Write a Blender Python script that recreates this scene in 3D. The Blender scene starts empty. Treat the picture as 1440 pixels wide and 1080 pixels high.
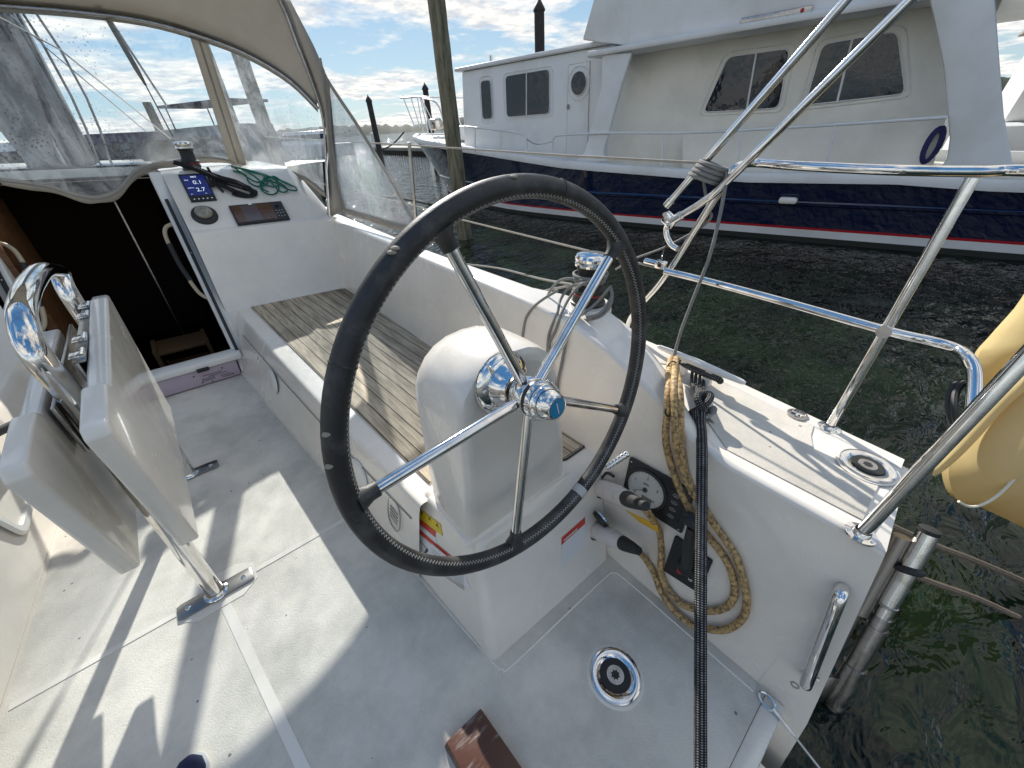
import bpy, bmesh, math, random
from mathutils import Vector, Matrix
random.seed(7)
V = Vector
R = math.radians
# ------------------------------------------------------------------ camera, sky, sun
sc = bpy.context.scene
F, CX, CY, EYE = 540.0, 720.0, 540.0, V((0, 0, 1.6))
TH, PSI = math.atan(356 / 540.0), R(41.0)
HD = V((math.sin(PSI), math.cos(PSI), 0)); RT = V((math.cos(PSI), -math.sin(PSI), 0))
CF = HD * math.cos(TH) + V((0, 0, -math.sin(TH))); CU = HD * math.sin(TH) + V((0, 0, math.cos(TH)))
# the sailboat heels a little in her berth: all boat parts are modelled upright, then turned by HEEL about the eye
HEEL = Matrix(((9.98615321e-01, 7.01677426e-04, 5.26017858e-02),
               (7.01677426e-04, 9.99644429e-01, -2.66556304e-02),
               (-5.26017858e-02, 2.66556304e-02, 9.98259751e-01)))
MB4 = Matrix.Translation(EYE) @ HEEL.to_4x4() @ Matrix.Translation(-EYE)
cam = bpy.data.cameras.new('camera'); camo = bpy.data.objects.new('camera', cam)
sc.collection.objects.link(camo); sc.camera = camo
cam.sensor_width = 36; cam.lens = 36 * F / 1440; cam.clip_start = 0.02; cam.clip_end = 6000
rot = Matrix((RT, CU, -CF)).transposed()
camo.matrix_world = MB4 @ (Matrix.Translation(EYE) @ rot.to_4x4())
SUN_AZ, SUN_EL = R(21), R(31)
sun_dir_b = V((math.sin(SUN_AZ) * math.cos(SUN_EL), math.cos(SUN_AZ) * math.cos(SUN_EL), math.sin(SUN_EL)))
sd = (HEEL @ sun_dir_b).normalized()
sl = bpy.data.lights.new('sun', 'SUN'); sl.energy = 5.0; sl.angle = R(0.55); sl.color = (1, .955, .88)
so = bpy.data.objects.new('sun', sl); sc.collection.objects.link(so)
so.rotation_euler = sd.to_track_quat('Z', 'Y').to_euler(); so.location = (0, 0, 30)
w = bpy.data.worlds.new("World"); sc.world = w; w.use_nodes = True
nt = w.node_tree; nt.nodes.clear()
def N(nt, t, **k):
    n = nt.nodes.new(t)
    for a, b_ in k.items():
        if a.startswith('i_'): n.inputs[int(a[2:]) if a[2:].isdigit() else a[2:].replace('_', ' ')].default_value = b_
        else: setattr(n, a, b_)
    return n
def L(nt, a, b_): nt.links.new(a, b_)
sky = N(nt, 'ShaderNodeTexSky', sky_type='NISHITA', sun_disc=False)
sky.sun_elevation = math.asin(sd.z); sky.sun_rotation = math.atan2(sd.x, sd.y)
sky.air_density = 1.3; sky.dust_density = .35; sky.ozone_density = 2.5
tc = N(nt, 'ShaderNodeTexCoord'); sx = N(nt, 'ShaderNodeSeparateXYZ'); L(nt, tc.outputs['Generated'], sx.inputs[0])
za = N(nt, 'ShaderNodeMath', operation='MAXIMUM', i_1=0.0); L(nt, sx.outputs[2], za.inputs[0])
zb = N(nt, 'ShaderNodeMath', operation='ADD', i_1=0.10); L(nt, za.outputs[0], zb.inputs[0])
dx = N(nt, 'ShaderNodeMath', operation='DIVIDE'); L(nt, sx.outputs[0], dx.inputs[0]); L(nt, zb.outputs[0], dx.inputs[1])
dy = N(nt, 'ShaderNodeMath', operation='DIVIDE'); L(nt, sx.outputs[1], dy.inputs[0]); L(nt, zb.outputs[0], dy.inputs[1])
cb = N(nt, 'ShaderNodeCombineXYZ'); L(nt, dx.outputs[0], cb.inputs[0]); L(nt, dy.outputs[0], cb.inputs[1]); cb.inputs[2].default_value = 3.1
n1 = N(nt, 'ShaderNodeTexNoise', i_Scale=.85, i_Detail=9.0, i_Roughness=.62, i_Distortion=.25); L(nt, cb.outputs[0], n1.inputs['Vector'])
n2 = N(nt, 'ShaderNodeTexNoise', i_Scale=4.5, i_Detail=6.0, i_Roughness=.65); L(nt, cb.outputs[0], n2.inputs['Vector'])
r1 = N(nt, 'ShaderNodeValToRGB'); r1.color_ramp.elements[0].position = .45; r1.color_ramp.elements[1].position = .55
L(nt, n1.outputs[0], r1.inputs[0])
r2 = N(nt, 'ShaderNodeValToRGB'); r2.color_ramp.elements[0].position = .36; r2.color_ramp.elements[1].position = .62
r2.color_ramp.elements[0].color = (.50, .54, .60, 1); r2.color_ramp.elements[1].color = (1.0, .94, .84, 1)
L(nt, n2.outputs[0], r2.inputs[0])
cs = N(nt, 'ShaderNodeVectorMath', operation='SCALE'); cs.inputs['Scale'].default_value = 7.0; L(nt, r2.outputs[0], cs.inputs[0])
tint = N(nt, 'ShaderNodeMix', data_type='RGBA', blend_type='MULTIPLY'); tint.inputs[0].default_value = 1
L(nt, sky.outputs[0], tint.inputs[6]); tint.inputs[7].default_value = (.62, .80, .95, 1)
blend = N(nt, 'ShaderNodeMix', data_type='RGBA'); blend.inputs[0].default_value = .84; L(nt, tint.outputs[2], blend.inputs[6])
hz = N(nt, 'ShaderNodeValToRGB'); hz.color_ramp.elements[0].position = 0.0; hz.color_ramp.elements[1].position = .42
hz.color_ramp.elements[0].color = (.44, .56, .64, 1); hz.color_ramp.elements[1].color = (.06, .19, .42, 1); L(nt, za.outputs[0], hz.inputs[0])
hs = N(nt, 'ShaderNodeVectorMath', operation='SCALE'); hs.inputs['Scale'].default_value = 6.6; L(nt, hz.outputs[0], hs.inputs[0]); L(nt, hs.outputs[0], blend.inputs[7])
mx = N(nt, 'ShaderNodeMix', data_type='RGBA'); L(nt, r1.outputs[0], mx.inputs[0]); L(nt, blend.outputs[2], mx.inputs[6]); L(nt, cs.outputs[0], mx.inputs[7])
bg = N(nt, 'ShaderNodeBackground', i_Strength=.14); L(nt, mx.outputs[2], bg.inputs[0])
ow = N(nt, 'ShaderNodeOutputWorld'); L(nt, bg.outputs[0], ow.inputs[0])
vs = sc.view_settings; vs.view_transform = 'Standard'; vs.look = 'None'; vs.exposure = 0.42; vs.gamma = 1
sc.cycles.max_bounces = 10; sc.cycles.transparent_max_bounces = 24; sc.cycles.caustics_reflective = False; sc.cycles.caustics_refractive = False
# ------------------------------------------------------------------ where a sight line meets a chosen real plane
def ray(x, y): return CF * F + RT * (x - CX) + CU * (CY - y)
def hit(d, p0, n): return EYE + d * ((V(p0) - EYE).dot(n) / d.dot(n))
def b(x, y, X=None, Y=None, Z=None, P=None):          # in the sailboat's own upright frame
    d = ray(x, y)
    if P: return hit(d, P[0], V(P[1]))
    i, v = (0, X) if X is not None else ((1, Y) if Y is not None else (2, Z))
    return EYE + d * ((v - EYE[i]) / d[i])
def bd(x, y, depth): return EYE + ray(x, y) * (depth / F)
def e(x, y, X=None, Y=None, Z=None, P=None):          # in the harbour's level frame
    d = HEEL @ ray(x, y)
    if P: return hit(d, P[0], V(P[1]))
    i, v = (0, X) if X is not None else ((1, Y) if Y is not None else (2, Z))
    return EYE + d * ((v - EYE[i]) / d[i])
# ------------------------------------------------------------------ materials
MATS = {}
def mat(name, col, rough=.5, metal=0., vary=None, bump=None, coat=0., spec=.5, trans=0., alpha=1., emis=None, sss=0):
    """vary=(scale, colour2, lo, hi[, stretch]); bump=(scale, strength[, dist])"""
    m = bpy.data.materials.new(name); m.use_nodes = True; t = m.node_tree; p = t.nodes['Principled BSDF']
    p.inputs['Base Color'].default_value = (*col, 1); p.inputs['Roughness'].default_value = rough
    p.inputs['Metallic'].default_value = metal; p.inputs['Coat Weight'].default_value = coat
    p.inputs['Specular IOR Level'].default_value = spec; p.inputs['Transmission Weight'].default_value = trans
    if emis: p.inputs['Emission Color'].default_value = (*emis[0], 1); p.inputs['Emission Strength'].default_value = emis[1]
    c = N(t, 'ShaderNodeTexCoord')
    if vary:
        mp = N(t, 'ShaderNodeMapping'); L(t, c.outputs['Object'], mp.inputs[0])
        if len(vary) > 4: mp.inputs['Scale'].default_value = vary[4]
        n = N(t, 'ShaderNodeTexNoise', i_Scale=vary[0], i_Detail=7., i_Roughness=.62); L(t, mp.outputs[0], n.inputs['Vector'])
        r = N(t, 'ShaderNodeValToRGB'); r.color_ramp.elements[0].position = vary[2]; r.color_ramp.elements[1].position = vary[3]
        r.color_ramp.elements[0].color = (*vary[1], 1); r.color_ramp.elements[1].color = (*col, 1)
        L(t, n.outputs[0], r.inputs[0]); L(t, r.outputs[0], p.inputs['Base Color'])
    if bump:
        n = N(t, 'ShaderNodeTexNoise', i_Scale=bump[0], i_Detail=4.); L(t, c.outputs['Object'], n.inputs['Vector'])
        bu = N(t, 'ShaderNodeBump', i_Strength=bump[1], i_Distance=bump[2] if len(bump) > 2 else .002)
        L(t, n.outputs[0], bu.inputs['Height']); L(t, bu.outputs[0], p.inputs['Normal'])
    MATS[name] = m; return m
def math_(t, op, a, b_=None):
    n = N(t, 'ShaderNodeMath', operation=op)
    for i, s in enumerate((a, b_)):
        if s is None: continue
        if isinstance(s, (int, float)): n.inputs[i].default_value = s
        else: L(t, s, n.inputs[i])
    return n.outputs[0]
GEL = (.80, .79, .765)
gel = mat('gelcoat', (.82, .76, .67), .2, coat=.4, vary=(3.0, (.71, .665, .585), .28, .58), bump=(5, .03, .01))
def gloss_wear(m, lo=.12, hi=.42, sc_=5.):
    t = m.node_tree; p = t.nodes['Principled BSDF']; c = N(t, 'ShaderNodeTexCoord'); n = N(t, 'ShaderNodeTexNoise', i_Scale=sc_, i_Detail=8., i_Roughness=.7, i_Distortion=.6); L(t, c.outputs['Object'], n.inputs['Vector'])
    r = N(t, 'ShaderNodeMapRange'); r.inputs[1].default_value = .35; r.inputs[2].default_value = .65; r.inputs[3].default_value = lo; r.inputs[4].default_value = hi; L(t, n.outputs[0], r.inputs[0]); L(t, r.outputs[0], p.inputs['Roughness'])
gloss_wear(gel, .16, .30, 3.)
gelw = mat('white_plastic', (.78, .76, .71), .35, vary=(9, (.70, .69, .66), .3, .5))
chrome = mat('polished_steel', (.80, .79, .77), .07, 1., vary=(14, (.62, .58, .54), .35, .5), bump=(9, .05, .004))
steel = mat('brushed_steel', (.46, .44, .42), .26, 1., vary=(30, (.33, .31, .29), .35, .6))
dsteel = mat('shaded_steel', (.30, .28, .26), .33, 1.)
blackp = mat('black_plastic', (.018, .018, .019), .38, bump=(220, .15, .001))
leather = mat('worn_black_leather', (.020, .019, .019), .50, vary=(16, (.06, .058, .055), .36, .52), bump=(330, .35, .0015))
patch = mat('worn_through_leather', (.30, .26, .20), .8)
thread = mat('cream_thread', (.42, .40, .36), .8)
teakdark = mat('dark_varnished_wood', (.085, .033, .018), .42, vary=(9, (.22, .19, .17), .34, .46, (1, 5, 1)), bump=(40, .3, .003))
canvas = mat('grey_beige_canvas', (.40, .375, .335), .9, vary=(5, (.33, .305, .27), .35, .6), bump=(900, .3, .001))
def cloth(m, f=.38, col=(.56, .54, .49)):
    t = m.node_tree; p = t.nodes['Principled BSDF']; o = next(n for n in t.nodes if n.type == 'OUTPUT_MATERIAL')
    tl = N(t, 'ShaderNodeBsdfTranslucent'); tl.inputs[0].default_value = (*col, 1); x = N(t, 'ShaderNodeMixShader', i_0=f); L(t, p.outputs[0], x.inputs[1]); L(t, tl.outputs[0], x.inputs[2]); L(t, x.outputs[0], o.inputs[0])
cloth(canvas)
canvasd = mat('canvas_trim', (.27, .25, .225), .9, bump=(500, .3, .001))
tan = mat('tan_acrylic_canvas', (.74, .60, .30), .85, vary=(3, (.68, .54, .25), .35, .6), bump=(4, .2, .02))
cloth(tan, .35, (.70, .52, .20))
tansh = mat('tan_canvas_piping', (.72, .66, .50), .8)
navy = mat('navy_hull_paint', (.005, .010, .040), .05, coat=1., bump=(1.1, .10, .03))
tw_white = mat('trawler_white_paint', (.74, .75, .75), .32, vary=(1.2, (.64, .64, .62), .3, .55), bump=(3, .05, .01))
tw_cream = mat('trawler_cream_paint', (.80, .78, .71), .4, vary=(1.0, (.66, .63, .56), .3, .55), bump=(3, .05, .01))
red = mat('red_stripe_paint', (.42, .012, .02), .3)
antif = mat('dark_bottom_paint', (.012, .014, .012), .6)
glassd = mat('dark_window_glass', (.008, .013, .022), .03, spec=.6, bump=(1.6, .25, .04))
rubber = mat('black_rubber', (.02, .02, .02), .6)
wood_in = mat('cabin_joinery', (.20, .09, .035), .45, vary=(8, (.10, .045, .018), .35, .6, (1, 1, 5)))
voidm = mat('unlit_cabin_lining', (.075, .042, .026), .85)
purple = mat('mauve_grey_plastic', (.46, .37, .43), .5)
decalw = mat('decal_white', (.72, .72, .71), .45); decalr = mat('decal_red', (.62, .06, .035), .45)
decaly = mat('decal_yellow', (.72, .52, .03), .45); decalk = mat('decal_ink', (.05, .05, .05), .5)
decalg = mat('decal_grey_ink', (.22, .22, .21), .5); decalgel = mat('decal_moulded_grip', (.60, .59, .55), .6)
screenb = mat('display_navy', (.008, .012, .05), .12, emis=((.01, .02, .12), .6)); digit = mat('display_digits', (.7, .75, .8), .4, emis=((.6, .7, .8), .5))
screenbr = mat('plotter_screen_with_spots', (.085, .035, .018), .1, vary=(60, (.19, .12, .08), .36, .42), spec=.8)
screenbr2 = mat('plotter_screen_grey', (.09, .07, .075), .1, spec=.8)
compg = mat('compass_glass', (.22, .20, .15), .08, spec=.9); compc = mat('compass_card', (.30, .27, .19), .4)
bluecap = mat('blue_enamel', (.0, .19, .36), .25)
yellowp = mat('yellow_plastic', (.62, .36, .02), .45); pinkw = mat('aged_white_plastic', (.66, .60, .56), .45, vary=(30, (.5, .45, .4), .3, .45))
dialf = mat('dial_face', (.62, .61, .56), .4); redb = mat('red_button', (.55, .01, .02), .4)
concrete = mat('dock_planking', (.34, .32, .28), .85, vary=(3, (.22, .20, .18), .35, .6)); dockd = mat('dark_wet_timber', (.03, .027, .022), .8)
pilem = mat('dark_pile', (.022, .018, .017), .7, vary=(4, (.05, .04, .035), .3, .6))
navys = mat('navy_suede', (.012, .018, .06), .9, bump=(300, .4, .002)); soles = mat('white_rubber_sole', (.6, .6, .58), .7)
wirem = mat('stainless_wire', (.55, .54, .52), .25, 1.)
mastm = mat('anodised_mast', (.34, .36, .38), .35, .8, vary=(6, (.24, .25, .27), .35, .6, (1, 1, .1)))
treeg = mat('far_tree_green', (.035, .05, .03), .9, vary=(.05, (.015, .022, .014), .35, .6))
hatchg = mat('moulding_shadow_line', (.30, .29, .27), .7)
bluer = mat('blue_rope', (.02, .02, .11), .8, bump=(60, .6, .01))

def ropemat(name, c1, c2, nu=6, nv=70, thr=.35, rough=.8):
    m = bpy.data.materials.new(name); m.use_nodes = True; t = m.node_tree; p = t.nodes['Principled BSDF']
    p.inputs['Roughness'].default_value = rough
    c = N(t, 'ShaderNodeTexCoord'); s = N(t, 'ShaderNodeSeparateXYZ'); L(t, c.outputs['UV'], s.inputs[0])
    u = math_(t, 'MULTIPLY', s.outputs[0], nu * math.tau); v = math_(t, 'MULTIPLY', s.outputs[1], nv * math.tau)
    a = math_(t, 'SINE', math_(t, 'ADD', u, v)); b2 = math_(t, 'SINE', math_(t, 'SUBTRACT', u, v))
    h = math_(t, 'MULTIPLY', a, b2)
    n = N(t, 'ShaderNodeTexNoise', i_Scale=45., i_Detail=4.); L(t, c.outputs['Object'], n.inputs['Vector'])
    h2 = math_(t, 'ADD', h, math_(t, 'MULTIPLY', math_(t, 'SUBTRACT', n.outputs[0], .5), 1.2))
    r = N(t, 'ShaderNodeValToRGB'); r.color_ramp.elements[0].position = thr; r.color_ramp.elements[1].position = thr + .22
    r.color_ramp.elements[0].color = (*c1, 1); r.color_ramp.elements[1].color = (*c2, 1)
    L(t, h2, r.inputs[0]); L(t, r.outputs[0], p.inputs['Base Color'])
    bu = N(t, 'ShaderNodeBump', i_Strength=.6, i_Distance=.002); L(t, h, bu.inputs['Height']); L(t, bu.outputs[0], p.inputs['Normal'])
    MATS[name] = m; return m
rope_black = ropemat('black_braid', (.008, .008, .009), (.30, .30, .29), 5, 80, .42)
rope_blk2 = ropemat('plain_black_rope', (.01, .009, .010), (.035, .033, .035), 5, 120, .5)
rope_grey = ropemat('grey_braid', (.20, .195, .185), (.42, .41, .39), 4, 130, .3)
rope_green = ropemat('green_braid', (.0, .11, .07), (.03, .30, .19), 4, 130, .4)
rope_wht = ropemat('pale_rope', (.34, .31, .26), (.60, .57, .50), 4, 130, .3)
def cablemat():
    m = mat('grimy_tan_cable', (.62, .41, .17), .6, vary=(85, (.13, .085, .045), .38, .60), bump=(90, .3, .002)); return m
cable = cablemat()
def nonslip(nm='nonslip_deck', lines=True):
    m = mat(nm, (.66, .655, .635), .55); t = m.node_tree; p = t.nodes['Principled BSDF']
    c = N(t, 'ShaderNodeTexCoord'); s = N(t, 'ShaderNodeSeparateXYZ'); L(t, c.outputs['Object'], s.inputs[0])
    k = math.tau / .0085
    vr = N(t, 'ShaderNodeTexVoronoi', i_Scale=230.); L(t, c.outputs['Object'], vr.inputs['Vector'])
    a = math_(t, 'SINE', math_(t, 'MULTIPLY', math_(t, 'ADD', s.outputs[0], s.outputs[1]), k * .75)); b2 = math_(t, 'SINE', math_(t, 'MULTIPLY', math_(t, 'SUBTRACT', s.outputs[0], s.outputs[1]), k * .75))
    h = math_(t, 'MULTIPLY', a, b2) if lines else math_(t, 'MULTIPLY', math_(t, 'SUBTRACT', .38, vr.outputs['Distance']), 2.2)
    bu = N(t, 'ShaderNodeBump', i_Strength=.5 if lines else .22, i_Distance=.0016); L(t, h, bu.inputs['Height']); L(t, bu.outputs[0], p.inputs['Normal'])
    n = N(t, 'ShaderNodeTexNoise', i_Scale=2.2, i_Detail=9., i_Roughness=.66); L(t, c.outputs['Object'], n.inputs['Vector'])
    r = N(t, 'ShaderNodeValToRGB'); r.color_ramp.elements[0].position = .33; r.color_ramp.elements[1].position = .58
    r.color_ramp.elements[0].color = (.46, .43, .37, 1); r.color_ramp.elements[1].color = (.71, .655, .565, 1); L(t, n.outputs[0], r.inputs[0])
    n2 = N(t, 'ShaderNodeTexVoronoi', i_Scale=17.); L(t, c.outputs['Object'], n2.inputs['Vector'])      # specks of grit
    n3 = N(t, 'ShaderNodeTexNoise', i_Scale=3.3); L(t, c.outputs['Object'], n3.inputs['Vector'])
    sp = math_(t, 'LESS_THAN', n2.outputs['Distance'], math_(t, 'MULTIPLY', math_(t, 'SUBTRACT', n3.outputs[0], .44), .50))
    dk = math_(t, 'MULTIPLY', math_(t, 'GREATER_THAN', h, .15), .10)
    m1 = N(t, 'ShaderNodeMix', data_type='RGBA'); L(t, dk, m1.inputs[0]); L(t, r.outputs[0], m1.inputs[6]); m1.inputs[7].default_value = (.25, .24, .22, 1)
    m2 = N(t, 'ShaderNodeMix', data_type='RGBA'); L(t, math_(t, 'MULTIPLY', sp, .75), m2.inputs[0]); L(t, m1.outputs[2], m2.inputs[6]); m2.inputs[7].default_value = (.10, .09, .075, 1)
    L(t, m2.outputs[2], p.inputs['Base Color']); return m
slip = nonslip(); slips = nonslip('nonslip_sole', False)
def teakmat():
    m = mat('weathered_teak_planks', (.3, .26, .2), .75); t = m.node_tree; p = t.nodes['Principled BSDF']
    c = N(t, 'ShaderNodeTexCoord'); s = N(t, 'ShaderNodeSeparateXYZ'); L(t, c.outputs['Object'], s.inputs[0])
    xx = math_(t, 'ADD', s.outputs[0], math_(t, 'MULTIPLY', s.outputs[1], .045))
    q = math_(t, 'DIVIDE', xx, .066); fr = math_(t, 'FRACT', q); fl = math_(t, 'FLOOR', q)
    seam = math_(t, 'LESS_THAN', math_(t, 'ABSOLUTE', math_(t, 'SUBTRACT', fr, .5)), .038)
    wn = N(t, 'ShaderNodeTexWhiteNoise', noise_dimensions='1D'); L(t, fl, wn.inputs['W'])
    mp = N(t, 'ShaderNodeMapping'); mp.inputs['Scale'].default_value = (20, 1.3, 10); L(t, c.outputs['Object'], mp.inputs[0])
    n = N(t, 'ShaderNodeTexNoise', i_Scale=3., i_Detail=10., i_Roughness=.72); L(t, mp.outputs[0], n.inputs['Vector'])
    n4 = N(t, 'ShaderNodeTexNoise', i_Scale=3.0, i_Detail=6.); L(t, c.outputs['Object'], n4.inputs['Vector'])
    # darker brown mixed in, strongest on the outboard planks and forward end
    br = math_(t, 'ADD', math_(t, 'MULTIPLY', math_(t, 'SUBTRACT', s.outputs[0], .93), 3.0), math_(t, 'MULTIPLY', math_(t, 'SUBTRACT', s.outputs[1], 3.25), 1.5))
    br = math_(t, 'ADD', math_(t, 'MAXIMUM', br, -.2), math_(t, 'MULTIPLY', math_(t, 'SUBTRACT', n4.outputs[0], .5), 1.6))
    br = math_(t, 'ADD', br, math_(t, 'MULTIPLY', math_(t, 'SUBTRACT', wn.outputs[0], .35), .6))
    brc = N(t, 'ShaderNodeClamp'); L(t, br, brc.inputs[0])
    r = N(t, 'ShaderNodeValToRGB'); r.color_ramp.elements[0].position = .26; r.color_ramp.elements[1].position = .62
    r.color_ramp.elements[0].color = (.16, .12, .08, 1); r.color_ramp.elements[1].color = (.60, .50, .355, 1); L(t, n.outputs[0], r.inputs[0])
    rb = N(t, 'ShaderNodeValToRGB'); rb.color_ramp.elements[0].position = .3; rb.color_ramp.elements[1].position = .7
    rb.color_ramp.elements[0].color = (.035, .018, .011, 1); rb.color_ramp.elements[1].color = (.16, .10, .07, 1); L(t, n.outputs[0], rb.inputs[0])
    m0 = N(t, 'ShaderNodeMix', data_type='RGBA'); L(t, brc.outputs[0], m0.inputs[0]); L(t, r.outputs[0], m0.inputs[6]); L(t, rb.outputs[0], m0.inputs[7])
    m1 = N(t, 'ShaderNodeMix', data_type='RGBA'); L(t, seam, m1.inputs[0]); L(t, m0.outputs[2], m1.inputs[6]); m1.inputs[7].default_value = (.012, .011, .010, 1)
    L(t, m1.outputs[2], p.inputs['Base Color'])
    bu = N(t, 'ShaderNodeBump', i_Strength=.5, i_Distance=.003); L(t, math_(t, 'SUBTRACT', n.outputs[0], math_(t, 'MULTIPLY', seam, .8)), bu.inputs['Height']); L(t, bu.outputs[0], p.inputs['Normal'])
    return m
teak = teakmat()
def vinylmat(name, base=.10, amt=.42, tint=(.86, .93, .97)):
    m = bpy.data.materials.new(name); m.use_nodes = True; t = m.node_tree; t.nodes.clear()
    c = N(t, 'ShaderNodeTexCoord'); mp = N(t, 'ShaderNodeMapping'); mp.inputs['Scale'].default_value = (2.2, 2.2, 1.0); mp.inputs['Rotation'].default_value = (0, R(18), 0); L(t, c.outputs['Object'], mp.inputs[0])
    n = N(t, 'ShaderNodeTexNoise', i_Scale=3.4, i_Detail=10., i_Roughness=.68, i_Distortion=.9); L(t, mp.outputs[0], n.inputs['Vector'])
    s = N(t, 'ShaderNodeSeparateXYZ'); L(t, c.outputs['Object'], s.inputs[0])
    low = math_(t, 'MULTIPLY', math_(t, 'SUBTRACT', 1.85, s.outputs[2]), .55)       # more salt and scuffs low on the pane
    lc = N(t, 'ShaderNodeClamp'); L(t, low, lc.inputs[0]); lc.inputs[2].default_value = .5
    f = math_(t, 'ADD', base, math_(t, 'MULTIPLY', math_(t, 'MAXIMUM', math_(t, 'SUBTRACT', math_(t, 'ADD', n.outputs[0], math_(t, 'MULTIPLY', lc.outputs[0], .25)), .44), 0.), amt * 3))
    vo = N(t, 'ShaderNodeTexVoronoi', i_Scale=48.); L(t, c.outputs['Object'], vo.inputs['Vector'])
    n3 = N(t, 'ShaderNodeTexNoise', i_Scale=2.2); L(t, c.outputs['Object'], n3.inputs['Vector'])
    dr = math_(t, 'LESS_THAN', vo.outputs['Distance'], math_(t, 'MULTIPLY', math_(t, 'SUBTRACT', n3.outputs[0], .36), .95))
    vf = N(t, 'ShaderNodeTexVoronoi', i_Scale=260.); L(t, c.outputs['Object'], vf.inputs['Vector'])
    sp = math_(t, 'MULTIPLY', math_(t, 'LESS_THAN', vf.outputs['Distance'], .30), math_(t, 'MULTIPLY', lc.outputs[0], .5))
    f = math_(t, 'ADD', f, sp); fc = N(t, 'ShaderNodeClamp'); L(t, f, fc.inputs[0]); fc.inputs[2].default_value = .75
    tr = N(t, 'ShaderNodeBsdfTransparent'); tr.inputs[0].default_value = (*tint, 1)
    df = N(t, 'ShaderNodeBsdfDiffuse'); df.inputs[0].default_value = (.70, .74, .78, 1)
    tl = N(t, 'ShaderNodeBsdfTranslucent'); tl.inputs[0].default_value = (.62, .68, .74, 1)
    ds = N(t, 'ShaderNodeMixShader', i_0=.6); L(t, df.outputs[0], ds.inputs[1]); L(t, tl.outputs[0], ds.inputs[2])
    gl = N(t, 'ShaderNodeBsdfGlossy'); gl.inputs['Roughness'].default_value = .12
    bu = N(t, 'ShaderNodeBump', i_Strength=.3, i_Distance=.02); L(t, n.outputs[0], bu.inputs['Height']); L(t, bu.outputs[0], gl.inputs['Normal'])
    a1 = N(t, 'ShaderNodeMixShader'); L(t, fc.outputs[0], a1.inputs[0]); L(t, tr.outputs[0], a1.inputs[1]); L(t, ds.outputs[0], a1.inputs[2])
    lw = N(t, 'ShaderNodeLayerWeight', i_Blend=.25); L(t, bu.outputs[0], lw.inputs['Normal'])
    a2 = N(t, 'ShaderNodeMixShader'); L(t, math_(t, 'MULTIPLY', lw.outputs['Fresnel'], .45), a2.inputs[0]); L(t, a1.outputs[0], a2.inputs[1]); L(t, gl.outputs[0], a2.inputs[2])
    dk = N(t, 'ShaderNodeBsdfTransparent'); dk.inputs[0].default_value = (.35, .42, .48, 1)
    a3 = N(t, 'ShaderNodeMixShader'); L(t, math_(t, 'MULTIPLY', dr, .7), a3.inputs[0]); L(t, a2.outputs[0], a3.inputs[1]); L(t, dk.outputs[0], a3.inputs[2])
    o = N(t, 'ShaderNodeOutputMaterial'); L(t, a3.outputs[0], o.inputs[0]); return m
vinyl = vinylmat('clear_vinyl', .02, .24); vinyl2 = vinylmat('salt_streaked_vinyl', .13, .42)
def watermat():
    m = mat('harbour_water', (.003, .007, .005), .025); t = m.node_tree; p = t.nodes['Principled BSDF']; p.inputs['IOR'].default_value = 1.333
    c = N(t, 'ShaderNodeTexCoord')
    mp = N(t, 'ShaderNodeMapping'); mp.inputs['Rotation'].default_value = (0, 0, R(-28)); mp.inputs['Scale'].default_value = (1, 1.9, 1); L(t, c.outputs['Object'], mp.inputs[0])
    n = N(t, 'ShaderNodeTexNoise', i_Scale=3.8, i_Detail=3.0, i_Roughness=.5, i_Distortion=.5); L(t, mp.outputs[0], n.inputs['Vector'])
    n2 = N(t, 'ShaderNodeTexNoise', i_Scale=.9, i_Detail=3.); L(t, mp.outputs[0], n2.inputs['Vector'])
    h = math_(t, 'ADD', math_(t, 'MULTIPLY', n.outputs[0], .05), math_(t, 'MULTIPLY', n2.outputs[0], .12))
    bu = N(t, 'ShaderNodeBump', i_Strength=1., i_Distance=1.); L(t, h, bu.inputs['Height']); L(t, bu.outputs[0], p.inputs['Normal'])
    n5 = N(t, 'ShaderNodeTexNoise', i_Scale=1.3, i_Detail=6.); L(t, c.outputs['Object'], n5.inputs['Vector'])
    r = N(t, 'ShaderNodeValToRGB'); r.color_ramp.elements[0].position = .4; r.color_ramp.elements[1].position = .7
    r.color_ramp.elements[0].color = (.002, .005, .003, 1); r.color_ramp.elements[1].color = (.009, .018, .008, 1); L(t, n5.outputs[0], r.inputs[0]); L(t, r.outputs[0], p.inputs['Base Color'])
    return m
water = watermat()
def pilemat():
    m = mat('weathered_pine_pile', (.24, .215, .15), .85, vary=(5, (.075, .075, .045), .36, .62, (3, 3, .45)), bump=(14, .7, .02)); return m
pine = pilemat()
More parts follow.
